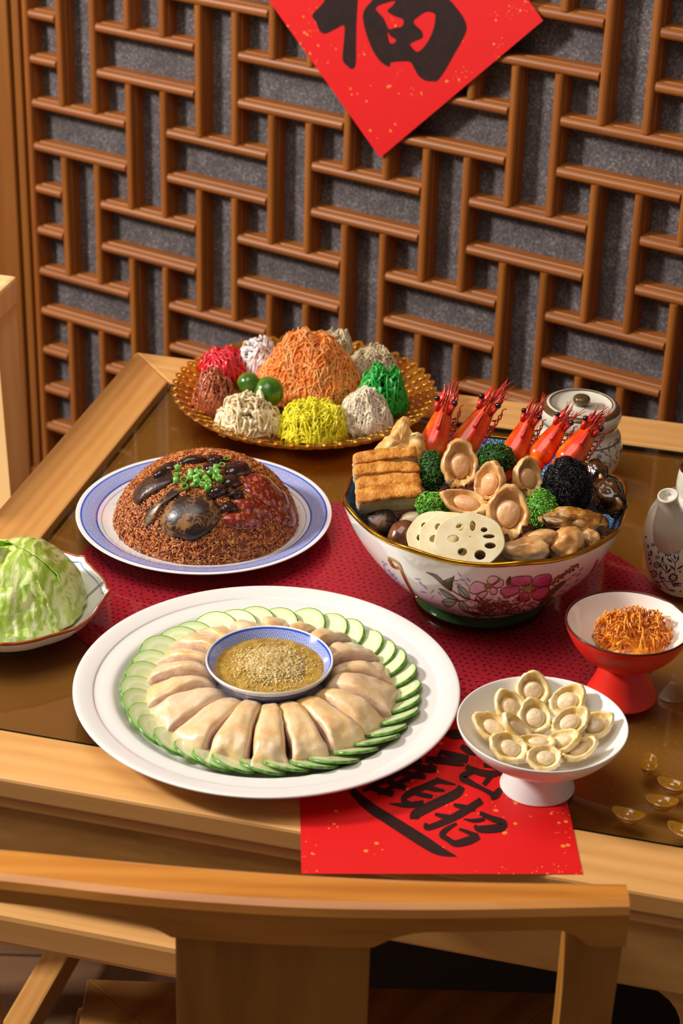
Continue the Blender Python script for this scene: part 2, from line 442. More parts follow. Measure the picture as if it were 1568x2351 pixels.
tr = t.n('ShaderNodeBsdfTransparent'); tr.inputs[0].default_value = (.96, .95, .9, 1)
gl = t.n('ShaderNodeBsdfGlossy'); gl.inputs['Roughness'].default_value = .012
fr = t.n('ShaderNodeFresnel'); fr.inputs[0].default_value = 1.5
mx = t.n('ShaderNodeMixShader'); t.put(mx.inputs[0], fr.outputs[0]); nt.links.new(tr.outputs[0], mx.inputs[1]); nt.links.new(gl.outputs[0], mx.inputs[2]); nt.links.new(mx.outputs[0], t.out.inputs[0])
glass_mat = t.mat
GZ = TZ-.0025
mb = MB().add(([(I0+.006, J0+.0035, GZ), (I1-.0035, J0+.0035, GZ), (I1-.0035, J1-.0035, GZ), (I0+.006, J1-.0035, GZ)], [(0, 1, 2, 3)]), TM)
gs = mk('glass_top', mb, glass_mat, tab, smooth=False, fixn=False)
edge_m = simple('glass_edge', '#06140e', '#0c241a', .15, 30)
mb = MB()
for x0, x1, y0, y1 in ((I0+.006, I1-.0035, J0+.003, J0+.0045), (I0+.006, I1-.0035, J1-.0045, J1-.003), (I0+.0058, I0+.0068, J0+.0035, J1-.0035), (I1-.0045, I1-.003, J0+.0035, J1-.0035)):
    mb.add(box(x0, x1, y0, y1, GZ-.006, GZ-.0002), TM)
mk('glass_edge', mb, edge_m, tab, smooth=False)
# apron, legs, stretchers
for (x0, x1, y0, y1, mm) in ((A0+.07, A1-.07, B0+.007, B0+.034, wood_ap), (A0+.07, A1-.07, B1-.034, B1-.012, wood_ap), (A0+.012, A0+.034, B0+.07, B1-.07, wood_ap), (A1-.034, A1-.012, B0+.07, B1-.07, wood_ap)):
    mk('apron', MB().add(box(x0, x1, y0, y1, .638, TZ-.0366, .003), TM), mm, tab, smooth=False)
def legpoly(x0, x1, sgn):
    r = .035; P = [(x0, 0), (x1, 0), (x1, 0.7125), (x0, 0.7125)]; return P
for i, (x, y) in enumerate(((A0+.012, B0+.012), (A1-.112, B0+.012), (A0+.012, B1-.082), (A1-.112, B1-.082))):
    w = .10 if y < 1.6 else .07
    if y < 1.6:     # front legs with a rounded shoulder meeting the apron
        if i == 1: P = [(x+w, 0), (x+w, 0.7125), (x-.06, 0.7125), (x-.06, .640)]+[(x-.045+.045*sin(a), .595+.045*cos(a)) for a in [k*pi/12 for k in range(7)]]+[(x, 0)]
        else: P = [(x, 0), (x, 0.7125), (x+w+.06, 0.7125), (x+w+.06, .640)]+[(x+w+.045-.045*sin(a), .595+.045*cos(a)) for a in [k*pi/12 for k in range(7)]]+[(x+w, 0)]
        M2 = mat3(tv, ZV, -nv, nv*(y-.001))
        vf = prism(P, -.026, 0, .002)
        mk('leg', MB().add(vf, M2), wood_ap, tab, smooth=False)
    else: mk('leg', MB().add(box(x, x+w, y, y+.07, 0, 0.7125, .004), TM), wood_v, tab, smooth=False)
mk('added_shade_board', MB().add(box(-.60, A1-.05, 1.74, 1.755, .0, .64), TM), simple('shade_board_black', '#140b06', '#1c100a', .6, 20), tab, smooth=False, label='added dark board standing in for the shade under the table top')  # near-black board added so the space under the table reads as deep shade
mb = MB().add(box(A0+.05, -.34, B0-.004, B0+.030, .552, .590, .006), TM)
mk('stretcher', mb, wood_t, tab, smooth=False)
mk('foot_rail', MB().add(box(A0+.02, A0+.055, B0+.05, B1-.05, .05, .09, .004), TM), wood_n, tab, smooth=False)
mk('foot_rail', MB().add(box(A0+.05, A1-.05, B1-.06, B1-.03, .05, .09, .004), TM), wood_t, tab, smooth=False)

# crocheted red mat under the glass
t = NT('crochet')
vv = t.co(rot=(0, 0, .25), scale=(1, 1, 1))
sx = t.n('ShaderNodeSeparateXYZ'); t.put(sx.inputs[0], vv)
wob = t.noise(vv, 60, 2)
X_ = t.m('ADD', t.m('MULTIPLY', sx.outputs[0], 125), t.m('MULTIPLY', wob, 1.1)); Y_ = t.m('ADD', t.m('MULTIPLY', sx.outputs[1], 125), t.m('MULTIPLY', wob, 1.1))
row = t.m('FLOOR', Y_); fx = t.m('SUBTRACT', t.m('FRACT', t.m('ADD', X_, t.m('MULTIPLY', row, .5))), .5); fy = t.m('SUBTRACT', t.m('FRACT', Y_), .5)
d_ = t.m('SQRT', t.m('ADD', t.m('MULTIPLY', fx, fx), t.m('MULTIPLY', fy, fy)))
hole = t.m('LESS_THAN', t.m('ADD', d_, t.m('MULTIPLY', t.m('SUBTRACT', t.noise(vv, 330, 1), .5), .5)), .19)
th2 = t.noise(vv, 500, 3, .7)
t.put(t.b.inputs['Base Color'], t.mix(hole, t.ramp(th2, [(.32, '#cc1430'), (.6, '#f23a56')]), '#7a1022'))
t.set(Roughness=.9); t.bump(t.m('SUBTRACT', th2, t.m('MULTIPLY', hole, 1.5)), .5, .0015); croc = t.mat
mc = at(835, 1368, -.006)
ring = []
for k in range(96):
    a = 2*pi*k/96; ca, sa = cos(a), sin(a); e = 2/2.5
    ex = .327*(abs(ca)**e)*(1 if ca > 0 else -1); ey = .215*(abs(sa)**e)*(1 if sa > 0 else -1)
    w_ = 1+.006*sin(a*48)
    ring.append((mc.x+(ex*cos(-.12)-ey*sin(-.12))*w_, mc.y+(ex*sin(-.12)+ey*cos(-.12))*w_))
mk('crochet_mat', prism(ring, TZ-.0122, TZ-.0085), croc, smooth=False, label='dark red crocheted mat lying under the glass of the table', cat='mat')

# red paper on the table with the joined lucky characters
pz = .0006
cA = at(692, 2006, pz); cB = at(1338, 2007, pz); cR = at(1322, 1790, pz); cL = at(705, 1895, pz)
e1 = cB-cA; e2 = Vector((-e1.y, e1.x, 0))
N = 14; v = []; f = []
def pz_at(i, j):
    P = cA+e1*(i/N)+e2*(j/N); b = P.dot(nv)
    return P
for L_ in (0, 1):
    for j in range(N+1):
        for i in range(N+1): v.append(pz_at(i, j)-ZV*(.0003*L_))
o_ = (N+1)**2
for j in range(N):
    for i in range(N):
        a = j*(N+1)+i; f.append((a, a+1, a+N+2, a+N+1)); f.append((o_+a+N+1, o_+a+N+2, o_+a+1, o_+a))
for i in range(N):
    f.append((i+1, i, o_+i, o_+i+1)); k = N*(N+1)+i; f.append((k, k+1, o_+k+1, o_+k))
    a = i*(N+1); f.append((a, a+N+1, o_+a+N+1, o_+a)); a += N; f.append((a+N+1, a, o_+a, o_+a+N+1))
rp = mk('lucky_paper', (v, f), pap, smooth=False, label='red paper with joined black characters on the front table edge', cat='paper sign')
S_ = [([(100, 650), (250, 790), (480, 940), (700, 1080), (850, 1170), (1000, 1220)], [60, 85, 95, 100, 80, 6]),
 ([(640, 900), (660, 850), (850, 755), (1000, 680), (1045, 620)], [75, 85, 80, 80, 60]),
 ([(425, 768), (560, 780), (720, 768)], [8, 45, 60]), ([(545, 720), (600, 680), (720, 625), (830, 575)], [45, 60, 55, 50]),
 ([(820, 565), (900, 585), (995, 605)], [50, 35, 8]), ([(640, 680), (720, 695), (795, 708)], [30, 40, 30]), ([(740, 630), (820, 645), (900, 658)], [30, 40, 14]),
 ([(560, 700), (545, 740), (600, 770)], [45, 45, 40]), ([(740, 935), (745, 975), (880, 930), (1040, 850), (1215, 740)], [25, 45, 55, 65, 60]),
 ([(815, 858), (880, 875), (960, 895)], [25, 40, 55]), ([(975, 778), (1060, 800), (1160, 820)], [25, 50, 30]),
 ([(1200, 848), (1300, 895), (1395, 930), (1385, 970), (1290, 985), (1190, 985), (1155, 955)], [35, 50, 60, 70, 70, 55, 25]),
 ([(1060, 900), (1150, 915), (1240, 900)], [8, 32, 30]), ([(1000, 938), (920, 985), (875, 1035), (925, 1075), (990, 1110), (1100, 1085), (1190, 1045)], [20, 40, 50, 45, 55, 70, 60]),
 ([(1020, 985), (1100, 1015), (1180, 1050)], [18, 34, 40]), ([(1080, 450), (1180, 495), (1290, 515), (1390, 500)], [40, 55, 60, 40]),
 ([(1140, 490), (1050, 540), (1120, 590), (1220, 640), (1300, 685)], [40, 60, 50, 35, 45]), ([(1300, 520), (1270, 560), (1230, 610)], [40, 40, 35]),
 ([(1290, 710), (1340, 690), (1375, 640)], [60, 65, 40]), ([(1230, 440), (1300, 445), (1390, 480)], [35, 40, 50]),
 ([(860, 320), (950, 350), (1100, 390)], [35, 55, 70]), ([(735, 390), (880, 400), (1000, 420), (1070, 440)], [55, 60, 55, 10]),
 ([(1040, 275), (1100, 315), (1170, 340)], [40, 55, 40]), ([(900, 175), (980, 175), (1070, 180)], [30, 80, 60]), ([(870, 320), (850, 370), (900, 400)], [20, 35, 50]),
 ([(250, 630), (360, 660), (460, 690)], [30, 50, 50]), ([(380, 560), (470, 600), (570, 640)], [40, 50, 40]), ([(480, 490), (600, 520), (735, 545)], [35, 50, 35]),
 ([(600, 430), (720, 470), (830, 475)], [50, 60, 55]), ([(200, 660), (400, 560), (560, 470), (700, 395)], [30, 60, 60, 50]), ([(330, 690), (500, 600), (650, 520), (800, 440)], [25, 45, 45, 40])]
mb = MB()
for i, (p, w) in enumerate(S_):
    mb.add(stroke(hitz(pz), [(780+x/3.733, 1640+y/3.733) for x, y in p], [x/3.733 for x in w], off=.0004+.00002*i, n=5))
mk('calligraphy', mb, ink, rp, smooth=False)

# ------------------------------------------------------------------ chairs
cw = wood('chair_wood', '#aa641c', '#c27c2c', '#ce8a3a', along=2.5, across=24, rough=.38, coat=.15, bump=.05)
cwv = wood('chair_wood_upright', '#8e5818', '#a66c26', '#b27830', along=2.5, across=24, vert=True, rough=.4, coat=.12, bump=.05)
cseat = wood('chair_seat_wood', '#80501f', '#9c6a34', '#ac7a42', rot=.9, along=3, across=14, rough=.4, bump=.15)
ch = empty('near_chair', (-.045, 1.44, 0), 'wooden chair with a curved top rail and broad splat, its back towards us', 'chair')
RZ = .85
def lerpt(T, x):
    for (xa, ya), (xb, yb) in zip(T, T[1:]):
        if x <= xb: break
    u = (x-xa)/(xb-xa); u = min(max(u, -.5), 1.2); return ya+(yb-ya)*u
BK = [(-.33, 1.3435), (-.268, 1.339), (-.145, 1.3255), (-.022, 1.316), (.09, 1.3135), (.20, 1.3165), (.24, 1.3175)]
FR = [(-.33, 1.301), (-.261, 1.294), (-.14, 1.277), (-.02, 1.270), (.09, 1.273), (.232, 1.284)]
def railY(x): return lerpt(BK, x)
mb = MB(); v = []; f = []; N = 56
xs = [-.325+.561*i/N for i in range(N+1)]
def under(x):
    a = abs(x+.045); h = .0225
    h += .016*(1 if a < .08 else max(0, 1-(a-.08)/.045)**2)
    h += .018*min(1, max(0, (a-.222)/.03))**2
    return RZ-h
for i, x in enumerate(xs):
    yb = sum(lerpt(BK, x+d) for d in (-.04, -.02, 0, .02, .04))/5; yf = sum(lerpt(FR, x+d) for d in (-.04, -.02, 0, .02, .04))/5; zu = under(x); tz = RZ
    r = .009
    for (yy, zz) in ((yf, zu), (yf, tz-r), (yf+r*.3, tz-r*.3), (yf+r, tz), (yb-r, tz), (yb-r*.3, tz-r*.3), (yb, tz-r), (yb, zu)): v.append((x, yy, zz))
for i in range(N):
    for k in range(8): f.append((i*8+k, i*8+(k+1) % 8, (i+1)*8+(k+1) % 8, (i+1)*8+k))
f += [tuple(range(7, -1, -1)), tuple(N*8+k for k in range(8))]
mk('top_rail', (v, [tuple(reversed(q)) for q in f]), cw, ch, smooth=False)
mk('splat', box(-.122, .033, railY(-.045)-.040, railY(-.045)-.018, .455, .82, .003), cwv, ch, smooth=False)
for sx_ in (-1, 1):
    xo = -.045+sx_*.257; y0 = railY(xo)-.047
    mb = MB(); v = []; f = []
    for z, w, dx in ((0, .018, 0), (.45, .022, 0), (.70, .021, 0), (.81, .022, 0), (.835, .0225, 0)):
        for a, b in ((-1, -1), (1, -1), (1, 1), (-1, 1)): v.append((xo+a*w, y0+.034+b*.019+(.85-z)*.08, z))
    for i in range(4):
        for k in range(4): f.append((i*4+k, i*4+(k+1) % 4, (i+1)*4+(k+1) % 4, (i+1)*4+k))
    f += [(3, 2, 1, 0), (16, 17, 18, 19)]
    mk('leg', (v, f), cwv, ch, smooth=False)
    mk('leg', box(-.0+sx_*.235-.02, sx_*.235+.02, 1.575, 1.615, 0, .435, .004), cwv, ch, smooth=False)
x0, x1, y0, y1 = -.246, .246, 1.35, 1.628; q = .07
for P in ([(x0, y1), (x0+q, y1-q), (x1-q, y1-q), (x1, y1)], [(x0, y0), (x0+q, y0+q), (x0+q, y1-q), (x0, y1)], [(x1, y0), (x1, y1), (x1-q, y1-q), (x1-q, y0+q)], [(x0, y0), (x1, y0), (x1-q, y0+q), (x0+q, y0+q)], [(x0+q, y0+q), (x1-q, y0+q), (x1-q, y1-q), (x0+q, y1-q)]):
    mk('seat_board', prism(P, .435, .46, .0015), cseat, ch, smooth=False)
# chair left of the table: only the far end of its back shows
pale = wood('pale_chair_wood', '#f4c078', '#fad090', '#fddca4', along=2, across=22, vert=True, rough=.4, coat=.15, bump=.05)
E_ = Vector((-.4305, 2.5, 0)); M2 = mat3(tv, nv, ZV, E_)
lc = empty('side_chair', E_-nv*.2-tv*.2, 'pale wooden chair standing at the left side of the table, cut by the frame', 'chair')
mk('top_rail', MB().add(box(-.06, .0, -.46, 0, .838, .878, .005), M2), pale, lc, smooth=False)
for yy in (-.0, -.41):
    mk('leg', MB().add(([(-.055, yy-.05, 0), (.012, yy-.05, 0), (.012, yy, 0), (-.055, yy, 0), (-.055, yy-.05, .845), (-.012, yy-.05, .845), (-.003, yy-.002, .845), (-.055, yy-.002, .845)],
       [(3, 2, 1, 0), (4, 5, 6, 7), (0, 1, 5, 4), (1, 2, 6, 5), (2, 3, 7, 6), (3, 0, 4, 7)]), M2), pale, lc, smooth=False)
mk('seat', MB().add(box(-.40, -.0, -.42, -.03, .43, .455, .004), M2), pale, lc, smooth=False)
for yy in (-.03, -.40): mk('leg', MB().add(box(-.40, -.36, yy-.04, yy, 0, .43, .003), M2), pale, lc, smooth=False)

# ------------------------------------------------------------------ dishes
def Z(z): return TZ+z
def porcelain(name, base='#f1efec', r0=None, r1=None, N=40, blue='#3560c8', inner=None, grains=False, mul=1.0, lines=(), linecol=None):
    t = NT(name); vv = t.co()
    s = t.n('ShaderNodeSeparateXYZ'); t.put(s.inputs[0], vv)
    r = t.m('SQRT', t.m('ADD', t.m('MULTIPLY', s.outputs[0], s.outputs[0]), t.m('MULTIPLY', s.outputs[1], s.outputs[1])))
    col = srgb(base)
    cur = None
    if r0:
        a = t.m('ARCTAN2', s.outputs[1], s.outputs[0]); u = t.m('FRACT', t.m('ADD', t.m('MULTIPLY', a, N/(2*pi)), N))
        v = t.m('DIVIDE', t.m('SUBTRACT', r, r0), r1-r0)
        du = t.m('ABSOLUTE', t.m('SUBTRACT', u, .5)); dv = t.m('ABSOLUTE', t.m('SUBTRACT', v, .5))
        D = t.m('ADD', du, dv)
        rings = t.m('GREATER_THAN', t.m('SINE', t.m('MULTIPLY', D, 34)), -.1)
        # greek-key like broken cross strokes
        k1 = t.m('GREATER_THAN', t.m('SINE', t.m('MULTIPLY', t.m('SUBTRACT', du, dv), 40)), .75)
        pat = t.m('MAXIMUM', rings, k1)
        inb = t.m('MULTIPLY', t.m('GREATER_THAN', v, .0), t.m('LESS_THAN', v, 1.0))
        edge = t.m('GREATER_THAN', dv, .40); edge2 = t.m('MULTIPLY', t.m('GREATER_THAN', dv, .33), t.m('LESS_THAN', dv, .365))
        pat = t.m('MULTIPLY', t.m('MAXIMUM', t.m('MAXIMUM', t.m('MULTIPLY', pat, .8), edge), t.m('SUBTRACT', t.m('MULTIPLY', edge2, .1), 0)), inb)
        tint = t.m('MULTIPLY', inb, .3)
        cur = t.m('MAXIMUM', pat, tint)
        if inner:
            l2 = t.m('LESS_THAN', t.m('ABSOLUTE', t.m('SUBTRACT', r, inner)), .0006)
            cur = t.m('MAXIMUM', cur, t.m('MULTIPLY', l2, .6))
        c = t.mix(cur, base, blue)
        if grains:
            gn = t.n('ShaderNodeTexVoronoi'); t.put(gn.inputs['Vector'], t.co(scale=(1, 1, 0))); gn.inputs['Scale'].default_value = 85
            g = t.m('MULTIPLY', t.m('LESS_THAN', gn.outputs[0], .2), t.m('LESS_THAN', r, .118)); c = t.mix(t.m('MULTIPLY', g, .35), c, '#b9b8ac')
        t.put(t.b.inputs['Base Color'], c)
    else: t.put(t.b.inputs['Base Color'], col)
    t.set(Roughness=.12); t.b.inputs['Coat Weight'].default_value = .3
    return t.mat
white = porcelain('white_glaze', '#e6e4e0')
# chicken plate
PCx, PCy = -.068, 1.702
prof = smoothprof([(0, .0075), (.06, .0075), (.118, .0078), (.134, .0098), (.143, .0150), (.150, .0205), (.156, .0222), (.168, .0232), (.171, .0246), (.180, .0268), (.187, .0278), (.1895, .0270), (.1890, .0250), (.184, .0235), (.160, .0180), (.148, .0110), (.136, .0045), (.126, .0030), (.124, .0000), (.119, .0000), (.117, .0025), (.06, .0030), (0, .0030)], 4)
plateA = mk('dinner_plate', lathe([(r, z) for r, z in prof], 128, cx=PCx, cy=PCy, cz=Z(.0005)), white, loc=(PCx, PCy, Z(0)),
   label='large plain white plate carrying the chicken and cucumber ring', cat='plate')
# rice plate
PRx, PRy = -.1565, 2.069
pr_m = porcelain('blue_rim_porcelain', '#e6e7e4', .121, .1405, 74, '#2d55c6', inner=.1165, grains=True)
prof = smoothprof([(0, .006), (.06, .006), (.095, .0072), (.112, .0110), (.125, .0160), (.138, .0195), (.1445, .0205), (.1455, .0197), (.143, .0180), (.125, .0130), (.105, .0060), (.088, .0030), (.084, .0000), (.080, .0000), (.078, .002), (0, .002)], 4)
plateB = mk('dinner_plate', lathe(prof, 128, cx=PRx, cy=PRy, cz=Z(.0005)), pr_m, loc=(PRx, PRy, Z(0)), label='white plate with blue diamond border under the rice dome', cat='plate')
# amber glass plate
PGx, PGy = -.0515, 2.375
t = NT('amber_glass'); nt = t.nt
t.set(Roughness=.06, IOR=1.45); t.put(t.b.inputs['Base Color'], srgb('#e8b040')); t.b.inputs['Transmission Weight'].default_value = .72
t.b.inputs['Metallic'].default_value = .0; t.b.inputs['Specular IOR Level'].default_value = .8; t.b.inputs['Coat Weight'].default_value = 1; t.b.inputs['Coat Roughness'].default_value = .1
t.bump(t.noise(t.co(), 90, 2), .35, .002)
trb = t.n('ShaderNodeBsdfTransparent'); trb.inputs[0].default_value = (.86, .55, .16, 1); mxs = t.n('ShaderNodeMixShader'); mxs.inputs[0].default_value = .45
nt.links.new(t.b.outputs[0], mxs.inputs[1]); nt.links.new(trb.outputs[0], mxs.inputs[2]); nt.links.new(mxs.outputs[0], t.out.inputs[0])
amber = t.mat
NP = 52
def scal(r, z, a):
    k = max(0, (r-.105)/.06); s = abs(sin(a*NP/2))
    rr = r+k*.0045*(s-.5)*1.3; zz = z+k*k*.0032*s+(.0018*k*sin(a*NP/2)*0)
    if .08 < r < .16: zz += .0016*sin(r*900+0)*k*(.4+.6*s)
    return rr, zz
prof = smoothprof([(0, .006), (.05, .006), (.085, .0075), (.108, .012), (.126, .0175), (.142, .0235), (.155, .0295), (.1645, .0345), (.1650, .0325), (.156, .0265), (.140, .0195), (.120, .0130), (.095, .0055), (.070, .003), (.066, 0), (.062, .0), (.06, .003), (0, .003)], 5)
plateC = mk('serving_plate', lathe(prof, NP*8, fun=scal, cx=PGx, cy=PGy, cz=Z(.0005)), amber, loc=(PGx, PGy, Z(0)), label='amber glass plate with scalloped gilt rim under the shredded vegetables', cat='plate')
gold = simple('gilding', '#c99a2e', '#b07d20', .22, 60, metal=1, bump=.2)
mb = MB()
for k in range(NP):          # raised gilt beads along the far and near rim
    a = 2*pi*k/NP+pi/NP; r_ = .1632
    mb.add(([p for p in blob(frame((PGx+r_*cos(a), PGy+r_*sin(a), Z(.0365)), (cos(a)*.5, sin(a)*.5, 1), (cos(a), sin(a), 0)), .0036, .0032, .0016, 2, 0)[0]], ico(2)[1]))
    for q_ in range(3):
        r2 = .1565-q_*.0095; zz = .0345-q_*.0042; w = .0040-q_*.0004
        mb.add((blob(frame((PGx+r2*cos(a), PGy+r2*sin(a), Z(zz)), (-cos(a)*.45, -sin(a)*.45, 1), (cos(a), sin(a), 0)), .0062, w*.75, .0011, 1, 0)[0], ico(1)[1]))
t = NT('amber_gilt'); t.put(t.b.inputs['Base Color'], srgb('#d8a030')); t.set(Roughness=.18, Metallic=.75); agilt = t.mat
mk('beaded_rim', mb, agilt, plateC, label='gilt beaded relief of the rim')
# sauce bowl on the chicken plate
PSx, PSy = -.0662, 1.7095
sb_m = porcelain('blue_bowl_porcelain', '#e3e7ea', .047, .0605, 30, '#2d55c6')
prof = smoothprof([(0, .008), (.02, .008), (.036, .014), (.047, .024), (.055, .0345), (.0608, .0415), (.0622, .0415), (.0618, .0385), (.054, .027), (.044, .014), (.033, .0045), (.028, .0025), (.0275, .0), (.024, .0), (.023, .002), (0, .002)], 4)
sbowl = mk('sauce_bowl', lathe(prof, 96, cx=PSx, cy=PSy, cz=Z(.0095)), sb_m, loc=(PSx, PSy, Z(.0095)), label='small blue patterned bowl of ginger sauce in the middle of the chicken', cat='bowl')
SBZ = .0095
# ginger sauce
oil = simple('ginger_oil', '#9c7a28', '#c09c44', .1, 90, bump=.3, coat=.8, sss=.2, lo=.4, hi=.65)
ging = simple('ginger_mince', '#c49d55', '#dfc184', .25, 120, bump=.3, sss=.3, coat=.5)
mb = MB(); R_ = .0555; v = [(PSx, PSy, Z(SBZ+.039))]; f = []
NR, NA = 16, 64
def sauceh(x, y): d = sqrt(x*x+y*y)/R_; return .0325+.0055*max(0, 1-(d*1.5)**2)+.0012*fbm((x, y, 0), 130, 3)*(1 if d < .92 else 0)
for i in range(1, NR+1):
    for j in range(NA):
        a = 2*pi*j/NA; x, y = R_*i/NR*cos(a), R_*i/NR*sin(a); v.append((PSx+x, PSy+y, Z(SBZ+sauceh(x, y))))
v[0] = (PSx, PSy, Z(SBZ+sauceh(0, 0)))
f = [(0, 1+j, 1+(j+1) % NA) for j in range(NA)]
for i in range(NR-1):
    for j in range(NA): b = 1+i*NA; f.append((b+j, b+NA+j, b+NA+(j+1) % NA, b+(j+1) % NA))
mb.add((v, f))
rnd = random.Random(3)
for i in range(3200):
    a = rnd.uniform(0, 2*pi); d = abs(rnd.gauss(0, .019)) if i % 4 else rnd.uniform(0, .05);
    if d > .051: continue
    x, y = d*cos(a)+.002, d*sin(a)*1.0; s = rnd.uniform(.0008, .0023)*(1.25-.8*min(1, (d/.048)**1.5))
    mb.add(blob(frame((PSx+x, PSy+y, Z(SBZ+sauceh(x, y)-s*.05)), (rnd.gauss(0, 1), rnd.gauss(0, 1), 1)), s*1.3, s, s*.75, 1, .5, 2.2, i), mi=1)
mk('ginger_sauce', mb, [oil, ging], label='golden minced ginger sauce filling the small patterned bowl', cat='sauce', kind='stuff')

# chicken slices
def meatmat():
    t = NT('poached_skin'); vv = t.co()
    oi = t.n('ShaderNodeObjectInfo')
    a = t.noise(vv, 35, 4, .6)
    c1 = t.ramp(a, [(.35, '#d8b488'), (.5, '#e2caa6'), (.65, '#dcc0aa')])
    c2 = t.ramp(a, [(.35, '#dcac6c'), (.5, '#e8c68e'), (.66, '#ecd6b2')])
    t.put(t.b.inputs['Base Color'], t.mix(oi.outputs['Random'], c1, c2)); t.set(Roughness=.3)
    t.b.inputs['Subsurface Weight'].default_value = .35; t.b.inputs['Subsurface Radius'].default_value = (1, .5, .3); t.b.inputs['Subsurface Scale'].default_value = .004
    t.b.inputs['Coat Weight'].default_value = .35; t.b.inputs['Coat Roughness'].default_value = .18
    t.bump(t.noise(vv, 160, 5, .65), .4, .0012); return t.mat
skin = meatmat(); meat = simple('poached_meat', '#caa28a', '#dcbfa8', .35, 120, bump=.5, sss=.3, coat=.3, bdist=.001)
wid = [18, 18, 20, 17, 26, 19, 22, 17, 14, 15, 16, 17, 16, 15, 15, 20, 21, 20, 19]   # starts at the front, going counter-clockwise
tot = sum(wid); wid = [w*360/tot for w in wid]
hp = smoothprof([(.055, .018), (.0565, .030), (.066, .0390), (.080, .0420), (.098, .0385), (.111, .0330), (.1195, .0265), (.1232, .0190), (.1235, .0110)], 4)
HN = ['twelve', 'one', 'two', 'three', 'four', 'five', 'six', 'seven', 'eight', 'nine', 'ten', 'eleven']
MN = ['', 'ten past ', 'twenty past ', 'half past ', 'twenty to ', 'ten to ']
def clockname(a):
    h = ((90-math.degrees(a)) % 360)/30; q = int(round(h*6)) % 72; hh, mm = q//6, q % 6
    return HN[hh]+' o\'clock' if mm == 0 else MN[mm]+HN[(hh+(1 if mm > 3 else 0)) % 12]
a0 = radians(-97); rnd = random.Random(11)
for i, w in enumerate(wid):
    ac = a0+radians(w)/2; ha = radians(w)/2; a0 += radians(w)
    rk = 1+rnd.uniform(-.03, .03); hk = 1+rnd.uniform(-.05, .08); tilt = rnd.uniform(-.10, .16) if sin(ac) < -.2 else rnd.uniform(.15, .42)*(1 if cos(ac) < .3 else -1); sw = rnd.uniform(-.05, .05)
    er, et = Vector((cos(ac), sin(ac), 0)), Vector((-sin(ac), cos(ac), 0)); v = []; f = []
    mi = []; NL = 15
    for k, (r, z) in enumerate(hp):
        hw = r*ha*1.0; rr = r if r < .07 else .07+(r-.07)*rk; rr += (.0085 if sin(ac) > 0 else .0175)*sin(ac)*max(0, 1-(r-.055)/.05)
        end = max(0, 1-((k-(len(hp)-1)/2)/((len(hp)-1)/2))**6)
        for j in range(NL):
            q = -1+2*j/(NL-1)              # across
            s = max(0, 1-abs(q)**7)**.30
            zz = .0115+(z*hk-.0115)*s*(.86+.14*sqrt(max(0, 1-q*q)))+tilt*q*.010*s
            off = (q if abs(q) < .999 else q*.97)*hw*(.96+.04*end)*(1+.05*sin(k*.5+i*2))
            P = Vector((PSx+.001, PSy-.009, 0))+er*rr+et*(off+sw*(r-.08))
            e = .0034*fbm((P.x+i*.3, P.y, zz), 38, i)+.0007*fbm((P.x, P.y, zz), 170, i)
            v.append((P.x+e*er.x*.7+e*et.x*.5, P.y+e*er.y*.7+e*et.y*.5, Z(zz+e*s*.8)))
    for k in range(len(hp)-1):
        for j in range(NL-1):
            f.append((k*NL+j, (k+1)*NL+j, (k+1)*NL+j+1, k*NL+j+1)); mi.append(1 if j in (0, NL-2) else 0)
        f.append((k*NL+NL-1, (k+1)*NL+NL-1, (k+1)*NL, k*NL)); mi.append(1)
    f += [tuple(range(NL-1, -1, -1)), tuple((len(hp)-1)*NL+j for j in range(NL))]; mi += [1, 0]
    mb = MB(); mb.v = [Vector(p) for p in v]; mb.f = f; mb.m = mi
    mk('chicken_slice', mb, [skin, meat], label='poached chicken slice at the %s position of the ring on the white plate' % clockname(ac), cat='chicken', group='poached chicken slices in a ring')

# cucumber slices
t = NT('cucumber_flesh'); vv = t.co()
r_ = t.n('ShaderNodeVectorMath', operation='LENGTH'); t.put(r_.inputs[0], vv)
rr = t.m('ADD', r_.outputs['Value'], t.m('MULTIPLY', t.m('SUBTRACT', t.noise(vv, 150, 3), .5), .003))
t.put(t.b.inputs['Base Color'], t.ramp(t.m('MULTIPLY', rr, 40), [(.1, '#e6ecc0'), (.5, '#d8e6b0'), (.62, '#e8f0cc'), (.88, '#c6dc96')])); t.set(Roughness=.2)
t.b.inputs['Subsurface Weight'].default_value = .4; t.b.inputs['Subsurface Radius'].default_value = (.6, 1, .4); t.b.inputs['Subsurface Scale'].default_value = .003; t.b.inputs['Coat Weight'].default_value = .5
t.bump(t.noise(vv, 300, 2), .15, .0006); cuf = t.mat
cup = simple('cucumber_peel', '#3f7a24', '#7fae4a', .3, 160, bump=.2, coat=.3, lo=.4, hi=.7)
cr = .0238; prof_f = [(0, .0013), (.010, .0013), (.0195, .0013), (.0226, .0013)]; prof_p = [(.0226, .0013), (.0236, .0009), (.0238, -.0003), (.0236, -.0013), (.0226, -.0016)]
mb = MB().add(lathe(prof_f, 40), mi=0).add(lathe(prof_p, 40), mi=1).add(lathe([(.0226, -.0016), (.0195, -.0016), (0, -.0016)], 40), mi=0)
cmesh = None; NCU = 34
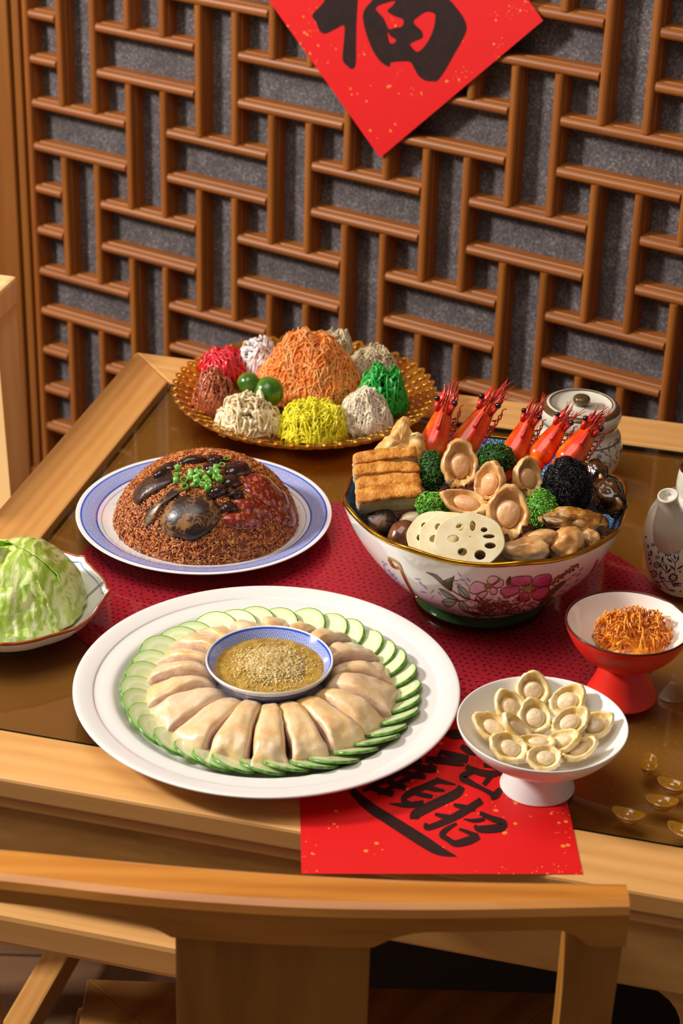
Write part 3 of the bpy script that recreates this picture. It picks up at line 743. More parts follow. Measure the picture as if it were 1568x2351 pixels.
for i in range(NCU):
    a = 2*pi*(i+.4)/NCU+rnd.uniform(-.03, .03); er = Vector((cos(a), sin(a), 0)); et = Vector((-sin(a), cos(a), 0))
    sgn = 1 if cos(a) > -.3 else 1
    nrm = (ZV-er*(.44+rnd.uniform(-.06, .06))+et*.25).normalized()
    rad = .1262+rnd.uniform(-.002, .0015); P = Vector((PSx+.003, PSy-.0095, Z(.0190)))+er*rad
    if cmesh is None:
        o = mk('cucumber_slice', mb, [cuf, cup], loc=(0, 0, 0)); cmesh = o.data
    else: o = bpy.data.objects.new('cucumber_slice', cmesh); C.objects.link(o)
    M = frame(P, nrm, et); Sc = rnd.uniform(.96, 1.06)
    o.matrix_basis = M @ Matrix.Diagonal((Sc, Sc*rnd.uniform(.94, 1.02), 1, 1))
    tagit(o, 'cucumber slice with green peel at the %s position around the chicken' % clockname(a), 'cucumber slice', 'cucumber slices fanned around the chicken')

# white footed dish and its abalones
PWx, PWy = .1905, 1.582
wm = simple('matt_white_glaze', '#e8e5e0', None, .32, coat=.15)
prof = smoothprof([(0, .0405), (.02, .0410), (.045, .0450), (.064, .0555), (.0755, .0685), (.0782, .0705), (.0785, .0685), (.074, .0600), (.060, .0455), (.040, .0370), (.024, .0345), (.0235, .0330), (.0270, .0200), (.0330, .0050), (.0350, .0008), (.0340, .0), (.0310, .0), (.0300, .003), (.022, .025), (.012, .031), (0, .031)], 4)
wdish = mk('footed_dish', lathe(prof, 96, cx=PWx, cy=PWy, cz=Z(.0009)), wm, loc=(PWx, PWy, Z(0)), label='white footed dish of small abalones standing on the red paper', cat='dish')
# red footed bowl
PBx, PBy = .2855, 1.7405
redg = simple('red_glaze', '#e02a1c', '#e42e20', .3, 20, coat=.1)
inw = simple('cream_glaze', '#f3e8df', None, .12, coat=.4); brn = simple('brown_rim_glaze', '#4a1a10', None, .25)
o_in = smoothprof([(0, .0480), (.018, .0490), (.036, .0570), (.051, .0700), (.0598, .0850)], 5)
o_rim = [(.0598, .0850), (.0606, .0862), (.0615, .0866), (.0623, .0860), (.0624, .0848)]
o_out = smoothprof([(.0624, .0848), (.0595, .0760), (.0510, .0610), (.0380, .0480), (.0250, .0415), (.0215, .0395), (.0235, .0330), (.0300, .0150), (.0352, .0035), (.0355, .0010), (.0340, 0), (.031, 0), (.028, .012), (.018, .034), (0, .036)], 4)
rb = mk('footed_bowl', lathe(o_out, 96, cx=PBx, cy=PBy, cz=Z(.0005)), redg, loc=(PBx, PBy, Z(0)), label='bright red footed bowl holding orange dried shreds', cat='bowl')
mk('bowl_lining', lathe(o_in, 96, cx=PBx, cy=PBy, cz=Z(.0005)), inw, rb, label='white glazed inside')
mk('bowl_rim', lathe(o_rim, 96, cx=PBx, cy=PBy, cz=Z(.0005)), brn, rb, label='thin dark brown rim')

def vfr(P, ang=0, lean=0, yaw=0):
    """frame facing the camera: x image right, y image up (turned by ang), z towards us; lean>0 tips the face skyward, yaw turns it right"""
    a = radians(ang); X = VR*cos(a)+VU*sin(a); Y = -VR*sin(a)+VU*cos(a); Zz = VB.copy()
    l = radians(lean); R1 = Matrix.Rotation(-l, 3, VR); R2 = Matrix.Rotation(radians(yaw), 3, VU)
    X, Y, Zz = R2 @ (R1 @ X), R2 @ (R1 @ Y), R2 @ (R1 @ Zz)
    return mat3(X, Y, Zz, P)
def abalone_geo(a, b, seed, frill=.08, deep=.5):
    NA, prof = 40, [(0, .10), (.25, .09), (.45, .08), (.60, .16), (.72, .36), (.82, .46), (.91, .44), (.98, .26), (1.0, .06), (.95, -.14), (.8, -.32), (.55, -.44), (.25, -.50), (0, -.52)]
    v = []; f = []; M_ = len(prof)
    for j in range(NA):
        th = 2*pi*j/NA
        for i, (s, z) in enumerate(prof):
            x, y = cos(th)*s, sin(th)*s
            if y > 0: x *= 1-.30*y*y
            fr = frill*max(0, -sin(th)-.2)*fbm((th*3, s*2, seed), 2.5, seed)*2 if s > .6 else 0
            x *= 1+fr; y *= 1+fr
            e = 1+.10*fbm((x*2, y*2, seed), 1.5, seed)
            zz = z*deep*2*a*(1 if z > 0 else .9)+a*.06*fbm((x, y, z), 3, seed)+a*.22*(y*y)*(1 if z >= -.6 else 0)
            v.append((x*a*e, y*b*e, zz))
    for j in range(NA):
        k = (j+1) % NA
        for i in range(M_-1): f.append((j*M_+i, k*M_+i, k*M_+i+1, j*M_+i+1))
    return v, f
def muscle_geo(a, b, seed):
    pr = [(0, .46), (.25, .47), (.42, .43), (.53, .32), (.56, .18), (.54, .04)]
    v, f = lathe([(r, z) for r, z in pr], 28)
    return [(x*a*(1+.05*sin(seed)), y*b*.92-b*.08, z*a+a*.03*fbm((x*3, y*3, seed), 2, seed)) for x, y, z in v], f
ab_y = simple('steamed_abalone', '#dcb658', '#efd596', .28, 70, bump=.2, sss=.3, coat=.5, c3='#f6e8c2')
ab_m = simple('abalone_muscle_pale', '#e3c79a', '#ecd9b8', .28, 80, bump=.15, sss=.3, coat=.5)
def abalone(P, a, b, ang, lean, yaw, seed, mats, label, group, frill=.1):
    M = vfr(P, ang, lean, yaw)
    o = mk('abalone', MB().add(abalone_geo(a, b, seed, frill), M), mats[0], label=label, cat='abalone', group=group)
    mk('muscle', MB().add(muscle_geo(a, b, seed), M), mats[1], o, label='round pale muscle in the middle')
    return o
AB = [(1222, 1583, 33, 36, 0, 10, 0, 'topmost in the white footed dish, upright at the back'), (1306, 1612, 32, 40, -48, 25, -15, 'at the upper right of the white footed dish'),
 (1167, 1622, 28, 36, 30, 20, 10, 'at the upper left of the white footed dish, beside the upright one'), (1227, 1648, 33, 38, 12, 25, 0, 'round, in the centre of the pile in the white footed dish'),
 (1128, 1671, 27, 42, 55, 30, 5, 'lying at the far left edge of the white footed dish'), (1182, 1672, 22, 38, 40, 30, 40, 'turned on edge just left of centre in the white footed dish'),
 (1310, 1661, 29, 42, -55, 30, -5, 'right of the central one in the white footed dish'), (1369, 1668, 27, 38, -60, 35, -10, 'rightmost in the white footed dish, against its side'),
 (1294, 1704, 24, 40, -65, 35, -35, 'folded over, just below right of centre in the white footed dish'), (1232, 1706, 18, 38, 85, 50, 0, 'lying flat just below centre in the white footed dish'),
 (1166, 1719, 30, 40, 60, 30, 5, 'at the lower left of the white footed dish'), (1333, 1722, 22, 38, -55, 40, -20, 'at the lower right of the white footed dish, pale and hollow'),
 (1248, 1743, 27, 36, 90, 30, 0, 'frontmost in the white footed dish, by the near rim')]
for i, (px, py, a, b, ang, ln, yw, tx) in enumerate(AB):
    z = .060+(.010 if i in (3, 6, 5) else 0)+(.004 if i in (0, 8, 9) else 0)+(.004 if i in (4, 7, 2, 1) else 0)
    P = at(px, py, z); k = pxm(P); abalone(P, a*k*1.22, b*k*1.22, ang, ln, yw, i, (ab_y, ab_m), 'small yellow abalone '+tx, 'steamed abalones in the white dish')

# strand heaps
def heap(cx, cy, z0, rx, ry, h, n, length, rad, curl, seed, sides=4, flat=1.0, rot=0, core=.55, jit=.004, pw=1.6, segs=10, lift=0.0, cone=False):
    rnd = random.Random(seed); mb = MB(); cr_, sr_ = cos(rot), sin(rot)
    def hz(x, y):
        d = (x/rx)**2+(y/ry)**2
        if d >= 1: return 0
        lump = 1+(.16 if cone else .26)*fbm((x, y, seed*.37), 2.6/rx, seed, 3)
        if cone: return h*(.3*(.5+.5*cos(pi*sqrt(d)))+.7*(1-d)**.72)*lump
        return h*(1-d**(pw/2))**.6*lump
    # core
    v = [(0, 0, hz(0, 0)*core)]; NRr, NAa = 8, 28; f = []
    for i in range(1, NRr+1):
        for j in range(NAa):
            s = i/NRr*.97; a = 2*pi*j/NAa; x, y = rx*s*cos(a), ry*s*sin(a); v.append((x, y, hz(x, y)*core+.0012*fbm((x, y, seed), 160)))
    f = [(0, 1+j, 1+(j+1) % NAa) for j in range(NAa)]
    for i in range(NRr-1):
        for j in range(NAa): b = 1+i*NAa; f.append((b+j, b+NAa+j, b+NAa+(j+1) % NAa, b+(j+1) % NAa))
    M = Matrix.Translation((cx, cy, Z(z0))) @ Matrix.Rotation(rot, 4, 'Z')
    mb.add((v, f), M)
    for _ in range(n):
        s = sqrt(rnd.random())*.98; a = rnd.uniform(0, 2*pi); x, y = rx*s*cos(a), ry*s*sin(a)
        vol = 1.0 if rnd.random() < .6 else rnd.uniform(.7, 1); th = rnd.uniform(0, 2*pi); dth = rnd.gauss(0, curl); L = length*rnd.uniform(.6, 1.3); st = L/segs; lay = rnd.uniform(-.3, 1)*jit; ph = rnd.uniform(0, 6.28); P = []
        for k in range(segs+1):
            zz = hz(x, y)*.93+lay+jit*.7*sin(ph+k*.8)+lift*rnd.random()
            P.append((x, y, max(zz*vol, rad)))
            g = 1e-3; gx = (hz(x+g, y)-hz(x-g, y))/(2*g); gy = (hz(x, y+g)-hz(x, y-g))/(2*g)
            dx, dy = cos(th), sin(th); sl = sqrt(1+(gx*dx+gy*dy)**2)
            x += dx*st/sl; y += dy*st/sl; th += dth+rnd.gauss(0, curl*.35)
            if (x/rx)**2+(y/ry)**2 > 1.02:
                th = atan2(-y, -x)+rnd.uniform(-.9, .9); dth = -dth
        r_ = rad*rnd.uniform(.75, 1.2)
        mb.add(tube(P, [r_*.7]+[r_]*(len(P)-2)+[r_*.5], sides, True, flat), M)
    return mb
def veg(name, c1, c2, **kw):
    d = dict(rough=.35, scale=60, sss=.0, sr=.002, coat=.2); d.update(kw); return simple(name, c1, c2, **d)
def hp_px(x0, x1, ytop, ybot, zb, hk=1.0):
    """heap footprint from its pixel box: base front at ybot, silhouettes x0..x1; returns centre, rx, height"""
    F_ = at((x0+x1)/2, ybot, zb); k = pxm(F_); rx = (x1-x0)/2*k
    return F_, rx, k
def heap_px(name, x0, x1, ytop, ybot, zb, mat, n, length, rad, curl, seed, label, cat, ryk=.85, pw=2.5, **kw):
    Fp, rx, k = hp_px(x0, x1, ytop, ybot, zb); ry = rx*ryk; cy = Fp.y+ry*.93
    # height so that the apex shows at ytop
    d = ray((x0+x1)/2, ytop); P = CAMP+d*((cy-ry*.12)/d.y); h = max(.006, (P.z-Z(zb)-kw.get('jit', .004))*.93)
    mb = heap(Fp.x, cy, zb, rx, ry, h, n, length, rad, curl, seed, pw=pw, **kw)
    return mk(name, mb, mat, loc=(Fp.x, cy, Z(zb)), label=label, cat=cat, kind='stuff')
v_or = veg('carrot', '#ff9030', '#ffbc70'); v_rd = veg('pickled_red', '#c00d1c', '#dc2030', coat=.6); v_br = veg('brown_pickle', '#9c4524', '#b8653c', coat=.6)
v_ye = veg('yellow_radish', '#e6dc10', '#f8f040'); v_gr = veg('green_radish', '#0f8a28', '#28b43c', coat=.6); v_wh = veg('white_radish', '#ead9ba', '#f8eed8')
v_pk = veg('pale_pink_radish', '#e6d8d4', '#f0e8e6'); v_bg = veg('glass_noodle_beige', '#c2ad84', '#d6c6a2'); v_jf = veg('jellyfish', '#e6cf9c', '#f6e8c4', coat=.6)
gb = .012
heap_px('radish_shreds', 540, 640, 772, 868, gb+.012, v_pk, 150, .045, .0012, .2, 1, 'white shredded radish behind the red shreds on the amber plate', 'shredded radish', flat=1.4)
heap_px('noodle_shreds', 728, 812, 752, 850, gb+.012, v_bg, 130, .05, .0011, .5, 2, 'small pale noodle tuft behind the carrot mound on the amber plate', 'noodles', jit=.007)
heap_px('radish_shreds', 795, 915, 796, 872, gb+.010, v_bg, 260, .05, .0009, .25, 3, 'beige shreds at the far right of the amber plate behind the green', 'shredded radish')
heap_px('pickled_shreds', 452, 570, 800, 880, gb+.010, v_rd, 150, .05, .0016, .12, 4, 'bright red pickled shreds at the left of the amber plate', 'pickled vegetable', flat=1.5)
heap_px('carrot_shreds', 580, 832, 735, 938, gb, v_or, 900, .085, .0008, .2, 5, 'tall orange mound of fine shredded carrot in the middle of the amber plate', 'shredded carrot', ryk=.75, cone=True, segs=14, jit=.008)
heap_px('pickled_shreds', 436, 542, 848, 962, gb+.004, v_br, 190, .06, .0014, .45, 6, 'glossy brown curled shreds at the left edge of the amber plate', 'pickled vegetable', jit=.005)
heap_px('radish_shreds', 815, 937, 832, 965, gb+.004, v_gr, 230, .045, .0014, .25, 7, 'vivid green shreds at the right of the amber plate', 'shredded radish', jit=.005)
heap_px('jellyfish_shreds', 490, 642, 905, 1012, gb-.001, v_jf, 170, .034, .0024, .3, 8, 'cream jellyfish strips at the front left of the amber plate', 'jellyfish', flat=.5, jit=.006, sides=6)
heap_px('radish_shreds', 632, 800, 918, 1026, gb-.002, v_ye, 560, .034, .0009, .15, 9, 'lemon yellow shreds at the front of the amber plate', 'shredded radish', jit=.006)
heap_px('radish_shreds', 772, 903, 893, 1004, gb, v_wh, 420, .05, .0007, .35, 10, 'round heap of white shreds at the front right of the amber plate', 'shredded radish')
lime = simple('calamansi_peel', '#2a5810', '#6c9426', .25, 28, bump=.15, bscale=320, coat=.5, lo=.4, hi=.62)
lime_s = simple('stem_scar', '#8a9a4c', None, .5)
for i, (px, py, r, z, lb) in enumerate(((571, 880, 27, .055, 'small dark green calamansi lime further from us beside the carrot mound'), (616, 899, 36.5, .046, 'larger green calamansi lime in front, beside the carrot mound'))):
    P = at(px, py, z); k = pxm(P); M = vfr(P)
    o = mk('calamansi', blob(M, r*k, r*k*.96, r*k, 4, .01, 2, i), lime, label=lb, cat='lime', group='calamansi limes on the amber plate')
    mk('stem_scar', blob(frame(P+(VB*.9+VU*.25+VR*.0).normalized()*r*k*.995, VB*.9+VU*.25), .0016, .0016, .0006, 2, .2, 2, i), lime_s, o)
# dried shreds in the red bowl
t = NT('orange_shreds'); vv = t.co(); t.put(t.b.inputs['Base Color'], t.ramp(t.noise(vv, 120, 3), [(.35, '#c05a12'), (.5, '#f0901c'), (.65, '#ffb038')])); t.set(Roughness=.3); t.b.inputs['Coat Weight'].default_value = .4; osh = t.mat
heap_px('dried_shreds', 1366, 1552, 1412, 1508, .056, osh, 300, .015, .0012, .18, 21, 'heap of orange dried shreds inside the red footed bowl', 'shreds', jit=.007, ryk=.8, lift=.003, segs=4, core=.45, flat=.6)

# ------------------------------------------------------------------ lucky-rice dome
DCx, DCy, DR, DH = -.1535, 2.066, .1035, .074
def domez(r, a=0):
    s = min(r/DR, 1); return .0095+DH*max(0, 1-s**2.3)**.62
riceb = simple('brown_rice_base', '#7c3410', '#a85420', .35, 90, bump=.4, coat=.3)
pr = [(DR*i/30, domez(DR*i/30)) for i in range(31)]+[(DR*.98, .0085), (0, .0085)]
def dlump(r, z, a): return r*(1+.02*fbm((cos(a), sin(a), z*20), 1.3, 5)), z
dome = mk('rice_dome', lathe(pr, 96, fun=dlump, cx=DCx, cy=DCy, cz=TZ), riceb, loc=(DCx, DCy, Z(0)), label='dome of glossy brown glutinous rice topped with mushrooms on the blue bordered plate', cat='rice dome')
TD = bvh(dome)
g1 = simple('rice_grain_amber', '#b05a20', '#c47430', .3, 200, coat=.4); g2 = simple('rice_grain_brown', '#6e2c0c', '#883c16', .3, 200, coat=.4); g3 = simple('rice_grain_pale', '#c67e38', '#d89450', .3, 200, coat=.4)
gv, gf = lathe([(0, -1), (.75, -.55), (1, 0), (.75, .55), (0, 1)], 5)
mb = MB(); rnd = random.Random(8)
import bisect
ARC = [1-(1-q/400)**1.6 for q in range(401)]; CUM = [0]
for q in range(400): CUM.append(CUM[-1]+sqrt((DR*(ARC[q+1]-ARC[q]))**2+(domez(DR*ARC[q+1])-domez(DR*ARC[q]))**2)*(ARC[q]+.02))
for i in range(11500):
    a = rnd.uniform(0, 2*pi); s = ARC[min(bisect.bisect(CUM, rnd.uniform(CUM[40], CUM[-1])), 399)]+rnd.uniform(-.0012, .0012); r = DR*min(s, 1)*(1+.02*fbm((cos(a), sin(a), 0), 1.3, 5)); z = domez(min(r, DR*.995))
    r = min(r, DR*1.02); z = domez(min(DR*s, DR*.9995)); z = max(z, .0115)
    g = 1e-3; dz = max(-6, (domez(r+g)-domez(r-g))/(2*g)); n_ = Vector((-dz*cos(a), -dz*sin(a), 1)).normalized()
    n_ = (n_+Vector((rnd.gauss(0, .2), rnd.gauss(0, .2), rnd.gauss(0, .2)))).normalized()
    d_ = Vector((rnd.gauss(0, 1), rnd.gauss(0, 1), rnd.gauss(0, 1)-.4)); d_ = (d_-n_*d_.dot(n_)*.92).normalized()
    X = n_.cross(d_).normalized(); L = rnd.uniform(.0030, .0042); w = rnd.uniform(.00085, .00115)
    M = mat3(X*w, X.cross(d_).normalized()*w, d_*L, Vector((DCx+r*cos(a), DCy+r*sin(a), Z(z)))+n_*rnd.uniform(0, .0016))
    mb.add((gv, gf), M, mi=rnd.choices((0, 1, 2), (5, 4, 2))[0])
mk('rice_grains', mb, [g1, g2, g3], dome, fixn=False, kind='stuff')

def cracked(name, dark='#1c0c06', light='#8a6034', mid='#3c2010', scale=90, cs=110, wid=.22):
    t = NT(name); vv = t.co(); w = t.noise(vv, 60, 3); 
    m = t.n('ShaderNodeVectorMath', operation='ADD'); t.put(m.inputs[0], vv); sc = t.n('ShaderNodeVectorMath', operation='SCALE')
    nn = t.n('ShaderNodeTexNoise'); t.put(nn.inputs['Vector'], vv); nn.inputs['Scale'].default_value = 70; t.put(sc.inputs[0], nn.outputs[1]); sc.inputs['Scale'].default_value = .03; t.put(m.inputs[1], sc.outputs[0])
    vo = t.n('ShaderNodeTexVoronoi', feature='DISTANCE_TO_EDGE'); t.put(vo.inputs['Vector'], m.outputs[0]); vo.inputs['Scale'].default_value = cs
    lf = t.noise(vv, 26, 2); e = t.m('ADD', t.m('ADD', vo.outputs[0], t.m('MULTIPLY', t.m('SUBTRACT', w, .5), 1.3)), t.m('MULTIPLY', t.m('SUBTRACT', lf, .41), 1.7))
    c = t.ramp(e, [(.02, light), (wid, mid), (wid+.22, dark)])
    t.put(t.b.inputs['Base Color'], c); t.set(Roughness=.4); t.b.inputs['Coat Weight'].default_value = .35; t.b.inputs['Coat Roughness'].default_value = .2
    t.bump(t.m('ADD', e, t.m('MULTIPLY', t.noise(vv, 400, 3), .3)), .35, .001); return t.mat
shi = cracked('shiitake_cap'); shi2 = cracked('shiitake_cap_dark', '#180a06', '#4c2c18', '#2a140c', cs=150)
dark = simple('glossy_dark_mushroom', '#1c0a08', '#34140e', .12, 60, coat=.9)
t = NT('cured_sausage'); vv = t.co(); vo = t.n('ShaderNodeTexVoronoi'); t.put(vo.inputs['Vector'], vv); vo.inputs['Scale'].default_value = 210
fat = t.m('GREATER_THAN', t.noise(vv, 210, 3, .65), .56)
t.put(t.b.inputs['Base Color'], t.mix(t.m('MULTIPLY', fat, .7), t.ramp(t.noise(vv, 60, 3), [(.35, '#6a1408'), (.65, '#8f2812')]), '#cf8260')); t.set(Roughness=.18)
t.b.inputs['Coat Weight'].default_value = .7; t.b.inputs['Subsurface Weight'].default_value = .2; t.b.inputs['Subsurface Scale'].default_value = .003; t.bump(t.noise(vv, 250, 3), .4, .001); saus = t.mat
def c2(poly): return [(160+x/2.529, 1020+y/2.529) for x, y in poly]
TOP = [
 ('mushroom_slice', [(362, 315), (388, 255), (450, 198), (540, 172), (622, 175), (625, 205), (590, 240), (520, 285), (440, 335), (400, 368), (370, 350)], .0048, .001, shi2, 'dark shiitake slice at the left shoulder of the rice dome', 'mushroom'),
 ('mushroom_slice', [(422, 470), (440, 400), (520, 330), (610, 258), (665, 256), (650, 290), (575, 350), (520, 410), (490, 465), (440, 497)], .0042, .001, shi, 'narrow brown mushroom slice beside the big patterned cap', 'mushroom'),
 ('shiitake_mushroom', [(520, 480), (535, 400), (590, 330), (680, 290), (790, 295), (860, 340), (892, 400), (860, 470), (780, 540), (700, 568), (630, 550), (555, 532)], .0060, .0045, shi, 'large shiitake cap with pale cracks at the front of the rice dome', 'mushroom'),
 ('sausage_slice', [(1205, 395), (1270, 360), (1305, 420), (1300, 480), (1240, 470), (1190, 440)], .0035, 0, saus, 'dark sausage slice at the far right of the rice dome', 'sausage'),
 ('sausage_slice', [(985, 205), (1040, 178), (1110, 172), (1180, 212), (1240, 280), (1280, 350), (1240, 400), (1180, 385), (1100, 345), (1020, 290), (1000, 250)], .0045, .0005, saus, 'largest red sausage slice, upper right of the rice dome', 'sausage'),
 ('sausage_slice', [(938, 320), (1000, 312), (1070, 322), (1160, 368), (1205, 420), (1150, 436), (1060, 422), (990, 385)], .0040, .0005, saus, 'middle red sausage slice on the right of the rice dome', 'sausage'),
 ('sausage_slice', [(874, 428), (930, 398), (1020, 393), (1110, 408), (1142, 450), (1110, 492), (1020, 502), (930, 490), (890, 462)], .0045, .0005, saus, 'lowest red sausage slice on the front right of the rice dome', 'sausage'),
 ('black_mushroom', [(890, 150), (950, 112), (1015, 112), (1055, 145), (1040, 182), (975, 196), (915, 185)], .006, .002, dark, 'shiny black mushroom at the back of the topping', 'mushroom'),
 ('black_mushroom', [(880, 205), (930, 182), (985, 200), (990, 250), (930, 265), (885, 245)], .005, .002, dark, 'shiny dark mushroom beside the largest sausage slice', 'mushroom'),
 ('black_mushroom', [(798, 290), (840, 248), (900, 246), (922, 280), (890, 312), (830, 320)], .006, .002, dark, 'shiny dark mushroom just right of the scallions', 'mushroom'),
 ('black_mushroom', [(900, 312), (930, 272), (985, 268), (1015, 300), (990, 318), (945, 318)], .005, .0025, dark, 'small shiny black mushroom at the tip of the middle sausage', 'mushroom'),
 ('black_mushroom', [(872, 358), (930, 325), (990, 382), (935, 402), (880, 395)], .003, .001, dark, 'flat dark mushroom piece above the lowest sausage slice', 'mushroom'),
 ('black_mushroom', [(770, 135), (820, 108), (875, 125), (870, 165), (800, 165)], .004, .001, dark, 'dark mushroom piece behind the scallions', 'mushroom'),
 ('mushroom_slice', [(480, 182), (550, 130), (630, 105), (620, 150), (550, 178), (495, 200)], .0045, .001, dark, 'dark red-brown slice at the back left of the dome', 'mushroom'),
 ('mushroom_slice', [(625, 112), (690, 84), (785, 76), (785, 104), (700, 120), (640, 130)], .0045, .001, dark, 'dark curled slice at the very back of the dome', 'mushroom'),
 ('mushroom_slice', [(795, 78), (860, 78), (905, 92), (885, 112), (800, 106)], .0045, .001, dark, 'short dark slice at the back, right of the curled one', 'mushroom')]
tops = []
for i, (nm, poly, h, bu, m, lb, ct) in enumerate(TOP):
    TC = bvh(dome, *tops) if tops else TD
    tops.append(mk(nm, patch(TC, c2(poly), h, 6, 3, bulge=bu+.0015, amp=.0006, fr=110, seed=i), m, label=lb, cat=ct, group=None))
TT = bvh(dome, *tops)
scm = simple('scallion_green', '#5fa63c', '#9ccc70', .3, 150, coat=.4, sss=.2, lo=.4, hi=.62)
rnd = random.Random(21); pts = [(640, 165), (640, 190), (690, 175), (715, 195), (757, 152), (700, 215), (668, 225), (740, 215), (765, 195), (800, 185), (850, 190), (875, 128), (840, 215), (885, 222), (812, 222), (775, 235), (712, 250), (680, 262), (740, 240), (622, 235), (798, 280), (845, 170), (730, 180), (870, 165), (915, 98), (780, 255), (815, 240), (690, 200)]
spots = ['left edge', 'left edge, second', 'upper left', 'upper middle left', 'upright ring at top', 'middle left', 'lower left', 'middle', 'centre', 'right of centre', 'right', 'upright ring, top right', 'lower right', 'outer right', 'below centre right', 'below centre', 'lower middle', 'lowest left', 'low middle', 'stray bit at far left', 'stray bit at bottom', 'upper right', 'upper centre', 'far upper right', 'stray bit at back', 'bottom centre', 'bottom right of the pile', 'inner left']
for i, (x, y) in enumerate(pts):
    r_ = hit(TT, 160+x/2.529, 1020+y/2.529) or hit(TD, 160+x/2.529, 1020+(y+20)/2.529)
    if not r_: continue
    P, n_ = r_; R_ = rnd.uniform(.0030, .0040); L = rnd.uniform(.005, .010)
    ax = (n_*rnd.uniform(.0, 1)+Vector((rnd.gauss(0, .6), rnd.gauss(0, .6), rnd.gauss(0, .4)+.3))).normalized()
    if i in (4, 11): ax = (VB+VU*.5).normalized(); R_ = .0036; L = .004
    th = .0006; pr_ = [(R_, 0), (R_, L), (R_-th, L), (R_-th, 0)]
    v, f = lathe(pr_, 14, close=True)
    fl = rnd.uniform(.65, 1)
    mk('scallion_ring', MB().add(([(a, b*fl, c_) for a, b, c_ in v], f), frame(P+n_*(R_*.55), ax)), scm, label='chopped scallion ring, %s of the green pile on the rice dome' % spots[i], cat='scallion', group='chopped scallions on the rice dome')

# ------------------------------------------------------------------ big painted bowl
BX, BY, BR = .152, 1.933, .1535
BM = Vector((BX, BY, 0))
bo = smoothprof([(.150, .1200), (.1465, .1080), (.1370, .0860), (.1210, .0600), (.1010, .0370), (.0800, .0190), (.0715, .0125)], 7)
bf = [(.0712, .0125), (.0700, .0105), (.0715, .0020), (.0710, 0), (.0660, 0), (.064, .008), (.05, .010), (0, .010)]
bi = smoothprof([(0, .0165), (.04, .0170), (.075, .0240), (.100, .0440), (.120, .0680), (.135, .0920), (.1425, .1110), (.1465, .1200)], 6)
LA = radians(12)
def lobes(r, z, a):
    k = max(0, (z-.02)/.1); k = min(k, 1.1)
    c_ = abs(cos(4*(a-LA))); w = c_**4
    return r*(1+k*(.040*w-.016)), z+.0055*k*k*k*(w-.25)
bw = simple('painted_porcelain', '#ece6ec', None, .12, coat=.4)
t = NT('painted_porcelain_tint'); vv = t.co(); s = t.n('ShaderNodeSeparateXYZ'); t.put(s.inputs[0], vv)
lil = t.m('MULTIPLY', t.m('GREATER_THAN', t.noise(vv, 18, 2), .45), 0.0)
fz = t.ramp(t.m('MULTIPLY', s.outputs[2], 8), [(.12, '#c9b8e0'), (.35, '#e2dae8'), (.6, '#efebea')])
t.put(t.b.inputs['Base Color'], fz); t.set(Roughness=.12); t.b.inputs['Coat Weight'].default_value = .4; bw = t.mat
t = NT('speckled_blue_glaze'); vv = t.co(); vo = t.n('ShaderNodeTexVoronoi'); t.put(vo.inputs['Vector'], vv); vo.inputs['Scale'].default_value = 420
t.put(t.b.inputs['Base Color'], t.mix(t.m('LESS_THAN', vo.outputs[0], .33), '#3a6c9c', '#b4d0e0')); t.set(Roughness=.15); t.b.inputs['Coat Weight'].default_value = .5; blg = t.mat
grn = simple('green_foot_glaze', '#173a1c', '#204824', .2, 30, coat=.3)
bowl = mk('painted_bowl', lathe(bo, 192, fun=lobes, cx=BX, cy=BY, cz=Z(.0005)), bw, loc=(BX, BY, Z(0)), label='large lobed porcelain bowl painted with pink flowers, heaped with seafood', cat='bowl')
inn = mk('bowl_lining', lathe(bi, 192, fun=lobes, cx=BX, cy=BY, cz=Z(.0005)), blg, bowl, label='speckled blue inside glaze')
mk('gilt_rim', lathe([(.1463, .1198), (.1467, .1222), (.1485, .1232), (.1503, .1222), (.1508, .1195), (.1498, .1180), (.1480, .1190)], 192, fun=lobes, cx=BX, cy=BY, cz=Z(.0005), close=True), gold, bowl)
mk('foot_ring', lathe(bf, 96, cx=BX, cy=BY, cz=Z(.0005)), grn, bowl, label='dark green foot ring')
mk('foot_line', lathe([(.0722, .0128), (.0735, .0140), (.0722, .0150), (.0712, .0128)], 96, cx=BX, cy=BY, cz=Z(.0005)), gold, bowl)
TBW = bvh(bowl)
def d3(P): return [(860+x/3.0154, 1280+y/3.0154) for x, y in P]
pk = {}
def petal_mat(n, c1, c2_): return simple(n, c1, c2_, .15, 45, coat=.4)
pinkd = petal_mat('petal_magenta', '#b0387e', '#d884b4'); pinkl = petal_mat('petal_pale', '#d494be', '#ecc8de'); leafm = petal_mat('leaf_jade', '#6fae98', '#a8cfbe'); leafd = simple('leaf_dark', '#4c4a2c', '#5f6a40', .2, 60)
lav = simple('lavender_brush', '#948cd0', '#b0a8e0', .2, 60); brl = simple('brown_gilt_line', '#5a2c10', '#7e4a18', .25, 60, metal=.2); olive = simple('olive_gilt', '#8a6a1c', '#a8862c', .25, 80, metal=.5); gcen = simple('green_centre', '#9ab04a', None, .2)
bluesc = simple('blue_scroll', '#4f78c8', None, .2)
def outline(mb, poly, w=1.3, off=.0006): p = list(poly)+[poly[0]]; mb.add(stroke(TBW, p, w, off, 5, 1))
mbo = MB(); mbd = MB(); mbl = MB(); mbj = MB(); mbk = MB()
petD = [[(940, 190), (935, 150), (990, 130), (1080, 128), (1088, 160), (1060, 195), (1000, 195)], [(1085, 190), (1110, 135), (1170, 115), (1218, 118), (1222, 165), (1200, 195), (1130, 205)], [(1120, 215), (1195, 200), (1212, 235), (1190, 275), (1130, 298), (1095, 280), (1080, 235)], [(985, 290), (1010, 245), (1060, 240), (1075, 285), (1045, 300), (1005, 302)], [(868, 240), (880, 215), (930, 198), (1000, 205), (1005, 235), (960, 262), (900, 268)]]
